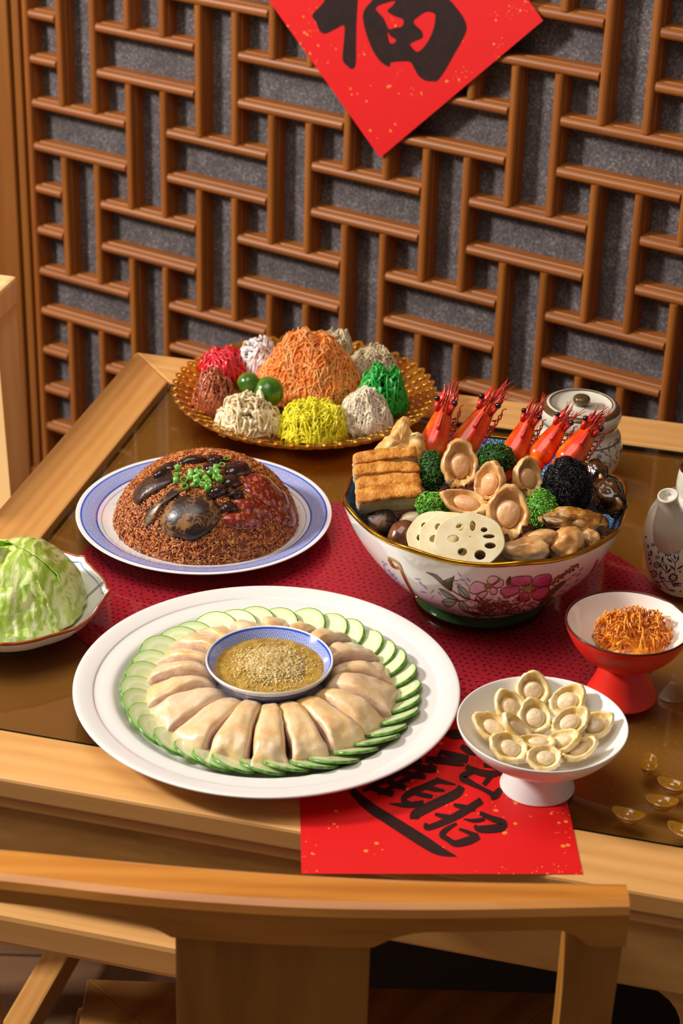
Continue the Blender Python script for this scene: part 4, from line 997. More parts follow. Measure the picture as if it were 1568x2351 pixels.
petL = [[(655, 235), (660, 200), (700, 165), (760, 180), (790, 205), (750, 235), (690, 252)], [(778, 160), (800, 128), (850, 132), (862, 160), (830, 185), (795, 190)], [(850, 165), (880, 150), (895, 175), (875, 205), (830, 208), (820, 192)], [(795, 215), (820, 200), (850, 225), (835, 255), (805, 250)], [(700, 270), (740, 240), (785, 232), (770, 262), (720, 300), (698, 295)]]
leafJ = [[(572, 195), (610, 205), (650, 245), (660, 290), (625, 285), (590, 250)], [(445, 212), (490, 228), (560, 275), (580, 295), (530, 285), (480, 255)], [(466, 300), (500, 282), (560, 290), (565, 310), (530, 338), (490, 335)], [(580, 295), (610, 305), (650, 345), (640, 380), (600, 355), (582, 325)]]
leafK = [[(355, 100), (430, 120), (500, 180), (550, 125), (540, 190), (530, 230), (500, 215), (450, 170), (400, 125)], [(1130, 330), (1200, 240), (1300, 165), (1320, 170), (1260, 230), (1180, 300)], [(1180, 300), (1230, 270), (1240, 290), (1190, 325)], [(910, 160), (940, 128), (938, 180), (915, 190)], [(640, 375), (700, 378), (740, 392), (690, 400)]]
for P in petD: mbd.add(patch(TBW, d3(P), .0003, 4, 3)); outline(mbo, d3(P))
for P in petL: mbl.add(patch(TBW, d3(P), .0003, 4, 3)); outline(mbo, d3(P))
for P in leafJ: mbj.add(patch(TBW, d3(P), .0003, 3, 3)); outline(mbo, d3(P), 1.1); c0_ = d3(P); mbo.add(stroke(TBW, [c0_[0], ((c0_[0][0]+c0_[3][0])/2, (c0_[0][1]+c0_[3][1])/2), c0_[3]], .9, .0006, 4, 1))
for P in leafK: mbk.add(patch(TBW, d3(P), .0003, 3, 3)); outline(mbo, d3(P), 1.0)
rnd = random.Random(4)
for P in petD:      # veins
    for q in d3(P)[1:-1]:
        c_ = d3([(1062, 215)])[0]; mbl.add(stroke(TBW, [(q[0]*.75+c_[0]*.25, q[1]*.75+c_[1]*.25), (q[0]*.45+c_[0]*.55, q[1]*.45+c_[1]*.55)], [.3, 1.2], .00045, 3, 1))
for P in ([(520, 215), (600, 265), (700, 300), (760, 320)], [(560, 300), (610, 300), (640, 300)], [(700, 280), (720, 330), (700, 350)], [(790, 205), (840, 165), (870, 135)], [(700, 250), (760, 300), (800, 300)], [(1090, 300), (1150, 330), (1200, 260)], [(730, 360), (800, 400), (900, 390), (1000, 395)], [(1200, 200), (1300, 130), (1410, 45)], [(640, 430), (760, 400), (830, 420)]):
    mbo.add(stroke(TBW, d3(P), 1.6, .0006, 6, 1))
mbv = MB()
for cx_, cy_, sx2, sy2, nn_ in ((880, 345, 230, 75, 420), (760, 340, 80, 60, 110), (1290, 120, 0, 0, 0)):
    for _ in range(nn_):
        u, w_ = rnd.gauss(0, .45), rnd.gauss(0, .45)
        if abs(u) > 1 or abs(w_) > 1: continue
        x, y = cx_+u*sx2, cy_+w_*sy2+.0003*(u*sx2)**2*-1; a = rnd.uniform(0, pi); L = rnd.uniform(7, 15)
        p0 = (x-cos(a)*L, y-sin(a)*L*.6); p1 = (x+cos(a)*L, y+sin(a)*L*.6); (mbo if rnd.random() < .6 else mbv).add(stroke(TBW, d3([p0, (x+rnd.uniform(-3, 3), y+rnd.uniform(-3, 3)), p1]), [.4, rnd.uniform(1.2, 2.4), .4], .0007+rnd.random()*.0003, 2, 1))
for k in range(60):
    u = rnd.random(); x, y = 1215+u*190+rnd.gauss(0, 6), 180-u*130+rnd.gauss(0, 14)*(1-u*.4); a = rnd.uniform(-.9, .1); L = 9
    (mbv if k % 3 else mbo).add(stroke(TBW, d3([(x-cos(a)*L, y-sin(a)*L), (x, y), (x+cos(a)*L, y+sin(a)*L)]), [.4, 3, .4], .0007, 2, 1))
for cx_, cy_, rr_ in ((1066, 212, 42), (790, 195, 26)):
    for k in range(22): a = 2*pi*k/22; mbv.add(stroke(TBW, d3([(cx_+cos(a)*rr_*.6, cy_+sin(a)*rr_*.42), (cx_+cos(a)*rr_*1.25, cy_+sin(a)*rr_*.8)]), [.5, 2.0], .0008, 2, 1))
for cx_, cy_, rr_ in ((1066, 210, 30), (790, 192, 14)): mk('painted_centre', patch(TBW, d3([(cx_+rr_*cos(2*pi*k/8), cy_+rr_*.6*sin(2*pi*k/8)) for k in range(8)]), .0007, 3, 2), gcen, bowl)
mbb = MB()
for (x, y) in ((300, 150), (320, 180), (350, 205), (340, 240), (400, 235), (400, 275), (450, 250), (440, 330), (480, 360), (540, 375), (590, 120), (610, 155), (650, 155), (640, 185), (580, 185), (560, 160), (620, 410), (560, 410), (500, 395), (1380, 120), (1345, 150), (1330, 190), (1300, 230), (1400, 160), (1360, 210), (1280, 260), (1430, 80), (1410, 120)):
    a = rnd.choice((.25, .9, 2.2)) if x < 1000 else rnd.choice((-.5, -.9, -.2)); L = 24
    mbb.add(stroke(TBW, d3([(x-cos(a)*L, y-sin(a)*L*.8), (x, y), (x+cos(a)*L, y+sin(a)*L*.8)]), [1, 3.4, .5], .0003, 3, 1))
mbs = MB()
for k in range(34):     # pale blue scrollwork panel at the left
    u = rnd.random(); x, y = 60+u*130+rnd.uniform(-25, 25), 30+u*190+rnd.uniform(-25, 25)
    R_ = rnd.uniform(5, 10); mbs.add(stroke(TBW, d3([(x+R_*cos(q*.9)*(1-q*.1), y+R_*sin(q*.9)*(1-q*.1)) for q in range(7)]), 1.0, .0004, 3, 1))
mbG = MB()
for P, w in (([(95, 0), (165, 40), (195, 110), (240, 200), (300, 290), (380, 370), (460, 420)], 5.0), ([(0, 40), (50, 110), (130, 210), (200, 265)], 2), ([(200, 265), (260, 310), (330, 350), (400, 390)], 6), ([(1545, 10), (1490, 110), (1380, 220), (1290, 290)], 2.2), ([(100, 10), (130, 60), (170, 70)], 5)):
    mk('gilt_divider', stroke(TBW, d3(P), w, .0007, 6, 2), gold, bowl)
# the same gilt divider and sprigs on the sides turned away from us
for k in range(8):
    a = LA+k*pi/4
    if sin(a) < .2: continue
    v = []; f = []
    for i, (r, z) in enumerate(bo):
        for s_ in (-1, 1):
            a2 = a+s_*.0012/max(r, .02)+.10*sin(z*40); r2, z2 = lobes(r+.0006, z, a2); v.append((BX+r2*cos(a2), BY+r2*sin(a2), Z(z2+.0005)))
    f = [(2*i, 2*i+1, 2*i+3, 2*i+2) for i in range(len(bo)-1)]; mk('gilt_divider', (v, f), gold, bowl)
for nm, m_, mm_ in (('painted_petals', mbd, pinkd), ('painted_pale_petals', mbl, pinkl), ('painted_leaves', mbj, leafm), ('painted_dark_leaves', mbk, leafd), ('painted_outlines', mbo, brl), ('painted_blossom', mbv, olive), ('painted_sprigs', mbb, lav), ('painted_scrolls', mbs, bluesc)):
    mk(nm, m_, mm_, bowl)
# sauce / fill
fillm = simple('dark_braise', '#1c0d06', '#3a1e10', .15, 60, bump=.5, coat=.6)
v = [(BX, BY, Z(.108))]; NRr, NAa = 12, 64
for i in range(1, NRr+1):
    for j in range(NAa):
        s = i/NRr; a = 2*pi*j/NAa; r = .131*s; v.append((BX+r*cos(a), BY+r*sin(a), Z(.0915+.018*(1-s**2)+.003*fbm((s*cos(a), s*sin(a), 0), 6, 3))))
f = [(0, 1+j, 1+(j+1) % NAa) for j in range(NAa)]
for i in range(NRr-1):
    for j in range(NAa): b = 1+i*NAa; f.append((b+j, b+NAa+j, b+NAa+(j+1) % NAa, b+(j+1) % NAa))
mk('braising_sauce', (v, f), fillm, label='dark braising sauce between the pieces in the painted bowl', cat='sauce', kind='stuff')

# lotus root
lot = simple('lotus_root', '#e6d2a0', '#eee0b8', .25, 45, bump=.08, sss=.35, coat=.5, c3='#f2e8c8')
def lotus(P, a, b, ang, lean, yaw, seed, label):
    M = vfr(P, ang, lean, yaw); th = .0042; N = 72; rnd = random.Random(seed)
    outer = [Vector((a*cos(2*pi*k/N)*(1+.014*sin(2*pi*k/N*7+seed)), b*sin(2*pi*k/N)*(1+.014*sin(2*pi*k/N*7+seed)), 0)) for k in range(N)]
    hs = []
    HL = [(-.47, .06, .19, .16), (-.28, .49, .13, .15), (.09, .53, .09, .21), (.42, .39, .11, .10), (.56, .15, .19, .09), (.60, -.19, .18, .13), (.31, -.53, .18, .20), (-.20, -.42, .15, .16)]
    for (hx, hy, hw, hh) in HL:
        r_ = atan2(hy, hx); cc = []
        for k in range(14):
            t_ = 2*pi*k/14; x, y = hw*.92*cos(t_), hh*.92*sin(t_)
            cc.append(Vector(((hx+x*cos(r_*0)-0)*a, (hy+y)*b, 0)))
        hs.append(cc)
    hs.append([Vector((a*(.02+.022*cos(t_)), b*(.14+.022*sin(t_)), 0)) for t_ in [2*pi*k/6 for k in range(6)]])
    loops = [outer]+hs; tri = tessellate_polygon(loops); flat_ = [p for l in loops for p in l]; n_ = len(flat_); mb = MB()
    v = [(p.x*.99, p.y*.99, th) for p in flat_]+[(p.x*.99, p.y*.99, -th) for p in flat_]
    f = [tuple(q) for q in tri]+[tuple(i+n_ for i in reversed(q)) for q in tri]
    mb.add((v, f), M); v = []; f = []; b0 = 0
    for li, l in enumerate(loops):
        m_ = len(l); c_ = sum(l, Vector())/m_
        for zz, k in (((th, .99), (th*.75, 1.012), (0, 1.018), (-th*.75, 1.012), (-th, .99)) if li == 0 else ((th, .99), (-th, .99))):
            for p in l:
                q = p*k if li == 0 else p*.99
                v.append((q.x, q.y, zz))
        R_ = 5 if li == 0 else 2
        for r in range(R_-1):
            for i in range(m_): f.append((b0+r*m_+i, b0+r*m_+(i+1) % m_, b0+(r+1)*m_+(i+1) % m_, b0+(r+1)*m_+i))
        b0 += R_*m_
    mb.add((v, f), M)
    o = mk('lotus_root_slice', mb, lot, label=label, cat='lotus root', group='lotus root slices in the painted bowl', smooth=False)
    return o
def PB(px, py, z): P = at(px, py, z); return P, pxm(P)
for i, (px, py, a, b, z, ang, ln, yw, lb) in enumerate(((998, 1232, 64, 58, .122, 12, 8, -14, 'pale lotus root slice furthest left of the fanned three'), (1030, 1236, 68, 60, .126, 10, 10, -14, 'middle lotus root slice of the fanned three'), (1078, 1242, 80, 64, .134, 0, 10, -6, 'front lotus root slice showing all its holes'))):
    P, k = PB(px, py, z); lotus(P, a*k, b*k, ang, ln, yw, i+1, lb)
# roasted slabs
crust = simple('golden_crust', '#a85c14', '#d08428', .45, 90, bump=1, bscale=330, c3='#e8a850', bdist=.002); pale_s = simple('pale_tofu_side', '#c9b08a', '#dccaa4', .35, 70, bump=.3, sss=.3, coat=.3)
def slab(P, w, d_, h, ang, lean, seed, label):
    bm = bmesh.new(); bmesh.ops.create_cube(bm, size=1)
    bmesh.ops.subdivide_edges(bm, edges=bm.edges[:], cuts=9, use_grid_fill=True)
    M = vfr(P, ang, lean, 0); mb = MB(); v = []
    for q in bm.verts:
        x, y, z = q.co
        kk = (abs(2*x)**8+abs(2*y)**8+abs(2*z)**8)**(-1/8); x, y, z = x*kk*1.0, y*kk, z*kk
        p = Vector((x*w, y*d_+.12*d_*cos(x*3), z*h)); p += Vector((x, y, z)).normalized()*(.0022*fbm(p, 60, seed)+.0010*fbm(p, 190, seed)); v.append(p)
    bm.verts.index_update(); f = [[q.index for q in p.verts] for p in bm.faces]; mi = [0 if (sum((bm.verts[i].co.z for i in [q.index for q in p.verts]))/4 if False else p.calc_center_median().z) > .30 else 1 for p in bm.faces]
    bm.free(); mb.v = [M @ p for p in v]; mb.f = f; mb.m = mi
    return mk('roast_slice', mb, [crust, pale_s], label=label, cat='roast slice', group='golden roast slices in the painted bowl')
for i, (px, py, w, d_, h, z, ang, ln, lb) in enumerate(((884, 1058, 146, 34, 46, .148, 9, 30, 'furthest golden roast slice, against the fried maw'), (887, 1088, 150, 34, 46, .141, 4, 30, 'second golden roast slice from the back'), (891, 1117, 150, 35, 46, .135, 7, 30, 'third golden roast slice from the back'), (894, 1147, 152, 44, 56, .129, 8, 30, 'frontmost golden roast slice with its pale cut side showing'))):
    P, k = PB(px, py, z); slab(P, w*k, d_*k, h*k, ang, ln+10, i, lb)
# fried maw
maw = simple('fried_maw', '#c8883c', '#e0ac60', .4, 60, bump=.9, bscale=160, sss=.1, c3='#f0cc90', coat=.3)
def slabpoly(nm, poly, z, th_, mat_, amp, seed, back=(0, 0), fr=45, **tg):
    """chunky piece whose front outline is given; thickness real, surface lumpy"""
    cx_ = sum(p[0] for p in poly)/len(poly); cy_ = sum(p[1] for p in poly)/len(poly); P, k = PB(cx_, cy_, z); M = vfr(P, 0, 12, 0)
    pp = catmull([Vector(((x-cx_)*k, -(y-cy_)*k, 0)) for x, y in poly], 4, True); N = len(pp); v = []; f = []
    prof = [(0, 1), (.3, .98), (.55, .92), (.75, .78), (.9, .5), (1, 0), (.9, -.5), (.6, -.9), (0, -1)]
    for p in pp:
        for s, zz in prof:
            q = Vector((p.x*s, p.y*s, zz*th_)); q += Vector((0, 0, 1))*amp*fbm(q, fr, seed)+Vector((p.x, p.y, 0)).normalized()*amp*.5*fbm(q, fr*1.5, seed+3)*(1 if s > .5 else 0); v.append(q)
    m_ = len(prof)
    for i in range(N):
        j = (i+1) % N
        for r in range(m_-1): f.append((i*m_+r, i*m_+r+1, j*m_+r+1, j*m_+r))
    return mk(nm, MB().add((v, f), M), mat_, **tg)
slabpoly('fried_maw', [(843, 1058), (870, 1020), (890, 1000), (908, 975), (926, 950), (940, 960), (944, 990), (968, 996), (980, 1010), (972, 1050), (960, 1090), (900, 1085), (850, 1075)], .155, .011, maw, .008, 3, fr=75, label='puffy pale fried maw standing behind the golden roast slices', cat='fish maw')
# broccoli
bro = simple('broccoli_floret', '#163c0e', '#2a5c18', .45, 260, bump=.5, bscale=600, c3='#4a8428', lo=.4, hi=.65); bro2 = simple('broccoli_floret_bright', '#3a7c1c', '#68ac30', .5, 260, bump=.5, bscale=600, c3='#9cd050', lo=.4, hi=.65); brs = simple('broccoli_stalk', '#7aa648', None, .4)
def broccoli(px, py, w, h, z, m_, seed, label):
    P, k = PB(px, py, z); M = vfr(P, 0, 10); rnd = random.Random(seed); mb = MB(); mb.add(blob(M, w*k*.82, h*k*.82, min(w, h)*k*.8, 3, .12, 2, seed))
    iv, if_ = ico(1)
    for i in range(1150):
        u = rnd.uniform(-1, 1); a = rnd.uniform(0, 2*pi); q = Vector((sqrt(1-u*u)*cos(a), sqrt(1-u*u)*sin(a), u))
        if q.z < -.45: continue
        rad = 1+.17*fbm(q, 3.2, seed); p = Vector((q.x*w*k*rad*.93, q.y*h*k*rad*.93, q.z*min(w, h)*k*rad*.93)); s = rnd.uniform(.00075, .00125)
        mb.add(([M @ (p+Vector(x)*s) for x in iv], if_))
    o = mk('broccoli_floret', mb, m_, label=label, cat='broccoli', group='broccoli florets in the painted bowl')
    mk('stalk', tube([P-VB*h*k*.5, P-VB*h*k*.6-ZV*h*k*1.0], [w*k*.3, w*k*.25], 10), brs, o); return o
for a in ((992, 1082, 32, 50, .142, bro, 1, 'dark broccoli floret left of the tall abalone'), (1138, 1052, 46, 36, .146, bro, 2, 'dark broccoli floret behind the abalones, below the prawns'), (994, 1160, 42, 33, .132, bro2, 3, 'bright green broccoli floret above the lotus root'), (1243, 1168, 40, 46, .134, bro2, 4, 'broccoli floret between the front abalone and the black moss')): broccoli(*a)
# braised abalones
ab_b = simple('braised_abalone', '#c68a44', '#dcaa68', .25, 60, bump=.2, sss=.3, coat=.5, c3='#ecc48c'); ab_bm = simple('braised_muscle', '#dca068', '#ecbc8c', .22, 70, bump=.12, sss=.3, coat=.5)
for i, (px, py, a, b, z, ang, ln, yw, lb) in enumerate(((1054, 1066, 44, 60, .158, 0, 5, 8, 'tallest brown abalone, upright in the middle of the painted bowl'), (1129, 1108, 40, 52, .152, -14, 5, -38, 'brown abalone turned sideways behind the front one'),
   (1207, 1096, 38, 48, .154, 5, 8, 28, 'brown abalone leaning against the black moss ball'), (1066, 1156, 32, 60, .143, 72, 25, 0, 'brown abalone lying flat under the tallest one'), (1166, 1176, 50, 66, .148, -4, 6, 0, 'front brown abalone with pointed top above the fish balls'))):
    P, k = PB(px, py, z); abalone(P, a*k, b*k, ang, ln, yw, i+30, (ab_b, ab_bm), lb, 'braised abalones in the painted bowl', frill=.22)
# black moss
moss = simple('black_moss', '#060606', '#141414', .3, 300, coat=.15)
P, k = PB(1302, 1118, .146); mb = MB(); M = vfr(P, 0, 10); mb.add(blob(M, 46*k, 56*k, 44*k, 4, .12, 2.5, 9)); rnd = random.Random(5)
for i in range(2600):
    u = rnd.uniform(-.6, 1); a = rnd.uniform(0, 2*pi); q = Vector((sqrt(1-u*u)*cos(a), sqrt(1-u*u)*sin(a), u)); Pp = []
    d_ = Vector((rnd.gauss(0, 1), rnd.gauss(0, 1), rnd.gauss(0, 1)))
    for s in range(5):
        rad = (1+.12*fbm(q, 2.5, 9, 2))*(1+rnd.uniform(-.03, .10)); Pp.append(M @ Vector((q.x*53*k*rad, q.y*63*k*rad, q.z*50*k*rad))); d_ += Vector((rnd.gauss(0, 1), rnd.gauss(0, 1), rnd.gauss(0, 1)))*.9; q = (q+d_.normalized()*.07).normalized()
    mb.add(tube(Pp, .00042, 3, False))
mk('black_moss', mb, moss, label='black hair moss ball at the right of the painted bowl', cat='hair moss', kind='stuff')
# oysters
oys = simple('oyster_flesh', '#7c4a14', '#b87c2c', .2, 75, bump=.5, bscale=150, coat=.8, c3='#d8a85c', sss=.2, lo=.38, hi=.62); oysd = simple('oyster_frill', '#241408', '#4c3014', .2, 90, coat=.7)
oyk = simple('oyster_flesh_dark', '#1c0e06', '#5c3410', .2, 60, bump=.5, bscale=150, coat=.8, c3='#a8702c', lo=.4, hi=.68)
oysb = simple('oyster_belly', '#c08c4c', '#d8b078', .2, 90, coat=.8, sss=.3)
def oyster(px, py, a, b, z, ang, lean, seed, label):
    P, k = PB(px, py, z); M = vfr(P, ang, lean)
    o = mk('dried_oyster', blob(M, a*k, b*k, b*k*.8, 4, .26, 1.9, seed, oct=4), oys if seed == 2 else oyk, label=label, cat='oyster', group='dried oysters in the painted bowl')
    Pp = [M @ Vector((a*k*1.0*cos(t_)*(1+.1*nz((cos(t_), sin(t_), 0), 3, seed)), b*k*.95*sin(t_), b*k*.3+b*k*.18*sin(t_*6))) for t_ in [pi+.2+pi*1.1*q/26 for q in range(27)]]
    mk('frill', tube(Pp, .0016, 6, True, .5), oysd, o, label='dark ruffled frill')
    mk('belly', blob(M @ Matrix.Translation((a*k*.15, -b*k*.45, b*k*.55)), a*k*.22, b*k*.34, b*k*.3, 3, .1, 2, seed), oysb, o, label='pale round belly'); return o
oyster(1318, 1194, 74, 29, .132, -4, 20, 2, 'amber oyster lying in front of the black moss ball'); oyster(1398, 1142, 34, 48, .128, 30, 15, 5, 'dark oyster at the right edge of the painted bowl'); oyster(1352, 1222, 60, 22, .114, -8, 30, 8, 'shaded oyster tucked behind the fish balls')
oyster(1368, 1088, 26, 34, .138, 15, 15, 12, 'small brown oyster behind the black moss ball')
# fish balls / scallops
fb = simple('fish_ball', '#c98c4c', '#ddab6c', .28, 45, bump=.35, bscale=140, sss=.35, coat=.6, c3='#ecc890')
for i, (px, py, a, b, z, ang, lb) in enumerate(((1238, 1236, 42, 22, .128, 5, 'small golden ball behind the two big ones'), (1355, 1237, 24, 21, .120, -20, 'smallest golden ball at the right end of the row'), (1209, 1263, 54, 32, .121, 8, 'wrinkled golden ball right of the lotus root'), (1302, 1249, 43, 38, .121, 30, 'largest smooth golden ball near the front rim'))):
    P, k = PB(px, py, z); M = vfr(P, ang, 10)
    mk('fish_ball', blob(M, a*k, b*k, b*k, 4, .2 if i != 2 else .28, 1.5, i+40), fb, label=lb+' in the painted bowl', cat='fish ball', group='golden fish balls in the painted bowl')
# mushrooms
smo = simple('brown_mushroom', '#4a2412', '#6c3c20', .2, 60, bump=.15, coat=.7, c3='#84502c')
fl_ = cracked('flower_mushroom', '#170a05', '#6a4422', '#2c160a', cs=120)
for (px, py, a, b, z, m_, ang, lb, sd) in ((872, 1203, 42, 36, .106, fl_, 20, 'dark cracked mushroom under the roast slices', 3), (924, 1233, 34, 42, .108, smo, -15, 'smooth brown mushroom beside the lotus root slices', 4)):
    P, k = PB(px, py, z); M = vfr(P, ang, 15, -10)
    mk('mushroom', blob(M, a*k, b*k, b*k*.7, 4, .05, 1.5, sd), m_, label=lb, cat='mushroom')
P, k = PB(948, 1192, .112); mk('tofu_chunk', blob(vfr(P, 10, 10), 32*k, 18*k, 16*k, 3, .1, 2, 5), pale_s, label='pale chunk in shade below the roast slices', cat='tofu')
# prawns
prc = NT('prawn_shell'); vv = prc.co(); prc.put(prc.b.inputs['Base Color'], prc.ramp(prc.noise(vv, 40, 3), [(.35, '#dc3408'), (.5, '#f05c10'), (.64, '#fb8a20')])); prc.set(Roughness=.22)
prc.b.inputs['Coat Weight'].default_value = .3; prc.b.inputs['Subsurface Weight'].default_value = .08; prc.b.inputs['Subsurface Scale'].default_value = .004; prc.bump(prc.noise(vv, 200, 3), .15, .0006); psh = prc.mat
psr = simple('prawn_red', '#b8140c', '#dc2c14', .25, 100, coat=.6); eye = simple('prawn_eye', '#0c0606', None, .08, coat=1)
def prawn(px, py, tx, ty, w, z0, yaw, seed, label):
    """px,py carapace base, tx,ty level of the eyes (pixels)"""
    P, k = PB(px, py, z0); a = math.degrees(atan2(-(tx-px), -(ty-py)*-1)) if False else math.degrees(atan2(px-tx, py-ty)); w *= 1.08; Lc = sqrt((tx-px)**2+(ty-py)**2)*k*1.08
    M = vfr(P, a, 14, yaw); wk = w*k/2; rnd = random.Random(seed); v = []; f = []
    prof = [(-.06, .10), (-.03, .66), (.05, .92), (.16, 1.0), (.32, .97), (.50, .87), (.68, .74), (.84, .60), (.96, .46), (1.02, .30), (1.05, .05)]
    prof = smoothprof(prof, 3); N = 28
    for yy, rr in prof:
        for j in range(N):
            t_ = 2*pi*j/N; x, zz = cos(t_)*wk*rr, sin(t_)*wk*rr*.95
            ridge = .16*wk*max(0, 1-abs(t_-pi*.42)/.22)*min(1, max(0, yy)*3); seam = -.09*wk*math.exp(-((t_-pi*.30)/.05)**2)
            L = Vector((x, 0, zz)); L = L.normalized()*(L.length+ridge+seam) if L.length > 1e-6 else L
            v.append((L.x, yy*Lc, L.z))
    for i in range(len(prof)-1):
        for j in range(N): f.append((i*N+j, i*N+(j+1) % N, (i+1)*N+(j+1) % N, (i+1)*N+j))
    f += [tuple(range(N-1, -1, -1)), tuple((len(prof)-1)*N+j for j in range(N))]
    o = mk('prawn', MB().add((v, f), M), psh, label=label, cat='prawn', group='prawn heads standing in the painted bowl')
    mb = MB(); mb.add(blob(M @ Matrix.Translation((0, -.10*Lc, 0)), wk*.86, Lc*.20, wk*.85, 3, .02, 1, seed)); mb.add(blob(M @ Matrix.Translation((0, -.32*Lc, -.1*wk)), wk*.8, Lc*.2, wk*.8, 3, .02, 1, seed)); mk('abdomen', mb, psh, o)
    # rostrum: toothed blade rising from the ridge
    mb = MB(); pts = [Vector((wk*.12*(1-u), Lc*(.45+.86*u), wk*(1.02-.05*u-.55*u*u))) for u in [q/10 for q in range(11)]]
    mb.add(tube([M @ p for p in pts], [wk*(.12*(1-u)+.03) for u in [q/10 for q in range(11)]], 6, True, .5))
    for u in range(4, 9): q = pts[u]; mb.add(tube([M @ q, M @ (q+Vector((0, .12*Lc, wk*.28)))], [wk*.08, wk*.012], 4))
    mk('rostrum', mb, psr, o)
    mb = MB()
    for sx_ in (-1, 1):
        mb.add(tube([M @ Vector((sx_*wk*.42, Lc*.82, wk*.40)), M @ Vector((sx_*wk*.60, Lc*.98, wk*.62))], [wk*.2, wk*.17], 8))
        mb.add(tube([M @ Vector((sx_*wk*.35, Lc*.9, 0)), M @ Vector((sx_*wk*.5, Lc*1.15, .1*wk)), M @ Vector((sx_*wk*.4, Lc*1.36, 0))], [wk*.26, wk*.22, wk*.03], 6, True, .4))
        mb.add(blob(M @ Matrix.Translation((sx_*wk*.3, Lc*.95, wk*.2)), wk*.3, wk*.5, wk*.3, 2, .3, 3, seed))
    mk('head_scales', mb, psr, o)
    for sx_ in (-1, 1): mk('eye', blob(M @ Matrix.Translation((sx_*wk*.64, Lc*1.02, wk*.70)), wk*.21, wk*.21, wk*.23, 3, 0), eye, o)
    mb = MB()
    for q in range(13):
        x0 = rnd.uniform(-.45, .45)*wk; L_ = rnd.uniform(.25, .62)*Lc; sp = rnd.uniform(-.25, .45)*wk
        Pp = [Vector((x0, Lc*.95, rnd.uniform(0, .4)*wk)), Vector((x0+sp*.5, Lc*.98+L_*.5, .3*wk*rnd.random())), Vector((x0+sp*1.6, Lc*.98+L_, .3*wk*rnd.random()))]
        mb.add(tube([M @ p for p in catmull(Pp, 4)], [wk*.07*(1-u/9)+.00018 for u in range(9)], 4))
    for q in range(5):     # legs folded along the belly side
        x0 = wk*(.75 if yaw < 20 else -.75); y0 = Lc*(.30+.12*q); Pp = [Vector((x0*.9, y0, -.2*wk)), Vector((x0*1.45, y0+.10*Lc, -.1*wk)), Vector((x0*1.25, y0+.24*Lc, .1*wk)), Vector((x0*1.5, y0+.30*Lc, .1*wk))]
        mb.add(tube([M @ p for p in catmull(Pp, 3)], wk*.06, 4))
    mk('feelers', mb, psr, o); return o
prawn(986, 1046, 1020, 934, 62, .140, -8, 1, 'leftmost and tallest prawn head in the painted bowl'); prawn(1056, 1038, 1118, 934, 64, .138, -8, 2, 'second prawn head from the left, above the abalones')
prawn(1172, 1056, 1216, 962, 56, .140, -4, 3, 'third prawn head from the left, with two dark eyes'); prawn(1232, 1056, 1290, 972, 54, .142, -4, 4, 'fourth prawn head from the left, in front of the jar'); prawn(1298, 1066, 1356, 984, 62, .145, -2, 5, 'rightmost prawn head, rising from the black moss')

# ------------------------------------------------------------------ lidded jar
JX, JY = .281, 2.222
cer = simple('celadon_glaze', '#cfc9b6', '#d6d0be', .14, 12, coat=.5); bgl = simple('brown_band_glaze', '#4e3a1c', '#5c4826', .18, 60, coat=.5); blu = simple('blue_brushwork', '#24506e', '#356a88', .2, 60)
jp = smoothprof([(0, .002), (.032, .0), (.036, .002), (.046, .015), (.0530, .034), (.0535, .044), (.0505, .058), (.0455, .068), (.0445, .0735), (.0465, .077)], 5)
jar = mk('condiment_jar', lathe(jp, 80, cx=JX, cy=JY, cz=Z(.0)), cer, loc=(JX, JY, Z(0)), label='pale lidded jar with blue sprigs behind the painted bowl', cat='jar')
mk('glaze_band', lathe([(.0510, .0555), (.0500, .0600), (.0493, .0605), (.0502, .0553)], 80, cx=JX, cy=JY, cz=Z(0)), bgl, jar, label='thin brown glaze band')
lid = mk('lid', lathe(smoothprof([(.0440, .0775), (.0470, .0785), (.0488, .0830), (.0487, .0890), (.0472, .0930)], 4), 80, cx=JX, cy=JY, cz=Z(0)), cer, jar)
mk('rim_band', lathe(smoothprof([(.0472, .0930), (.0445, .0965), (.0410, .0982)], 4), 80, cx=JX, cy=JY, cz=Z(0)), bgl, lid, label='brown glaze band')
mk('lid_top', lathe(smoothprof([(.0410, .0982), (.0390, .0992), (.0372, .0984), (.0340, .0960), (.0260, .0935), (.0160, .0935), (.0100, .0950), (.0070, .0960), (0, .0960)], 4), 80, cx=JX, cy=JY, cz=Z(0)), cer, lid)
mk('lid_line', lathe([(.0376, .0992), (.0366, .0988), (.0362, .0982), (.0370, .0980)], 80, cx=JX, cy=JY, cz=Z(.0002), close=True), bgl, lid)
mk('knob', lathe(smoothprof([(.0068, .0955), (.0070, .0975), (.0100, .1000), (.0104, .1040), (.0085, .1070), (.004, .1080), (0, .1080)], 4), 40, cx=JX, cy=JY, cz=Z(0)), bgl, lid)
TJ = bvh(jar)
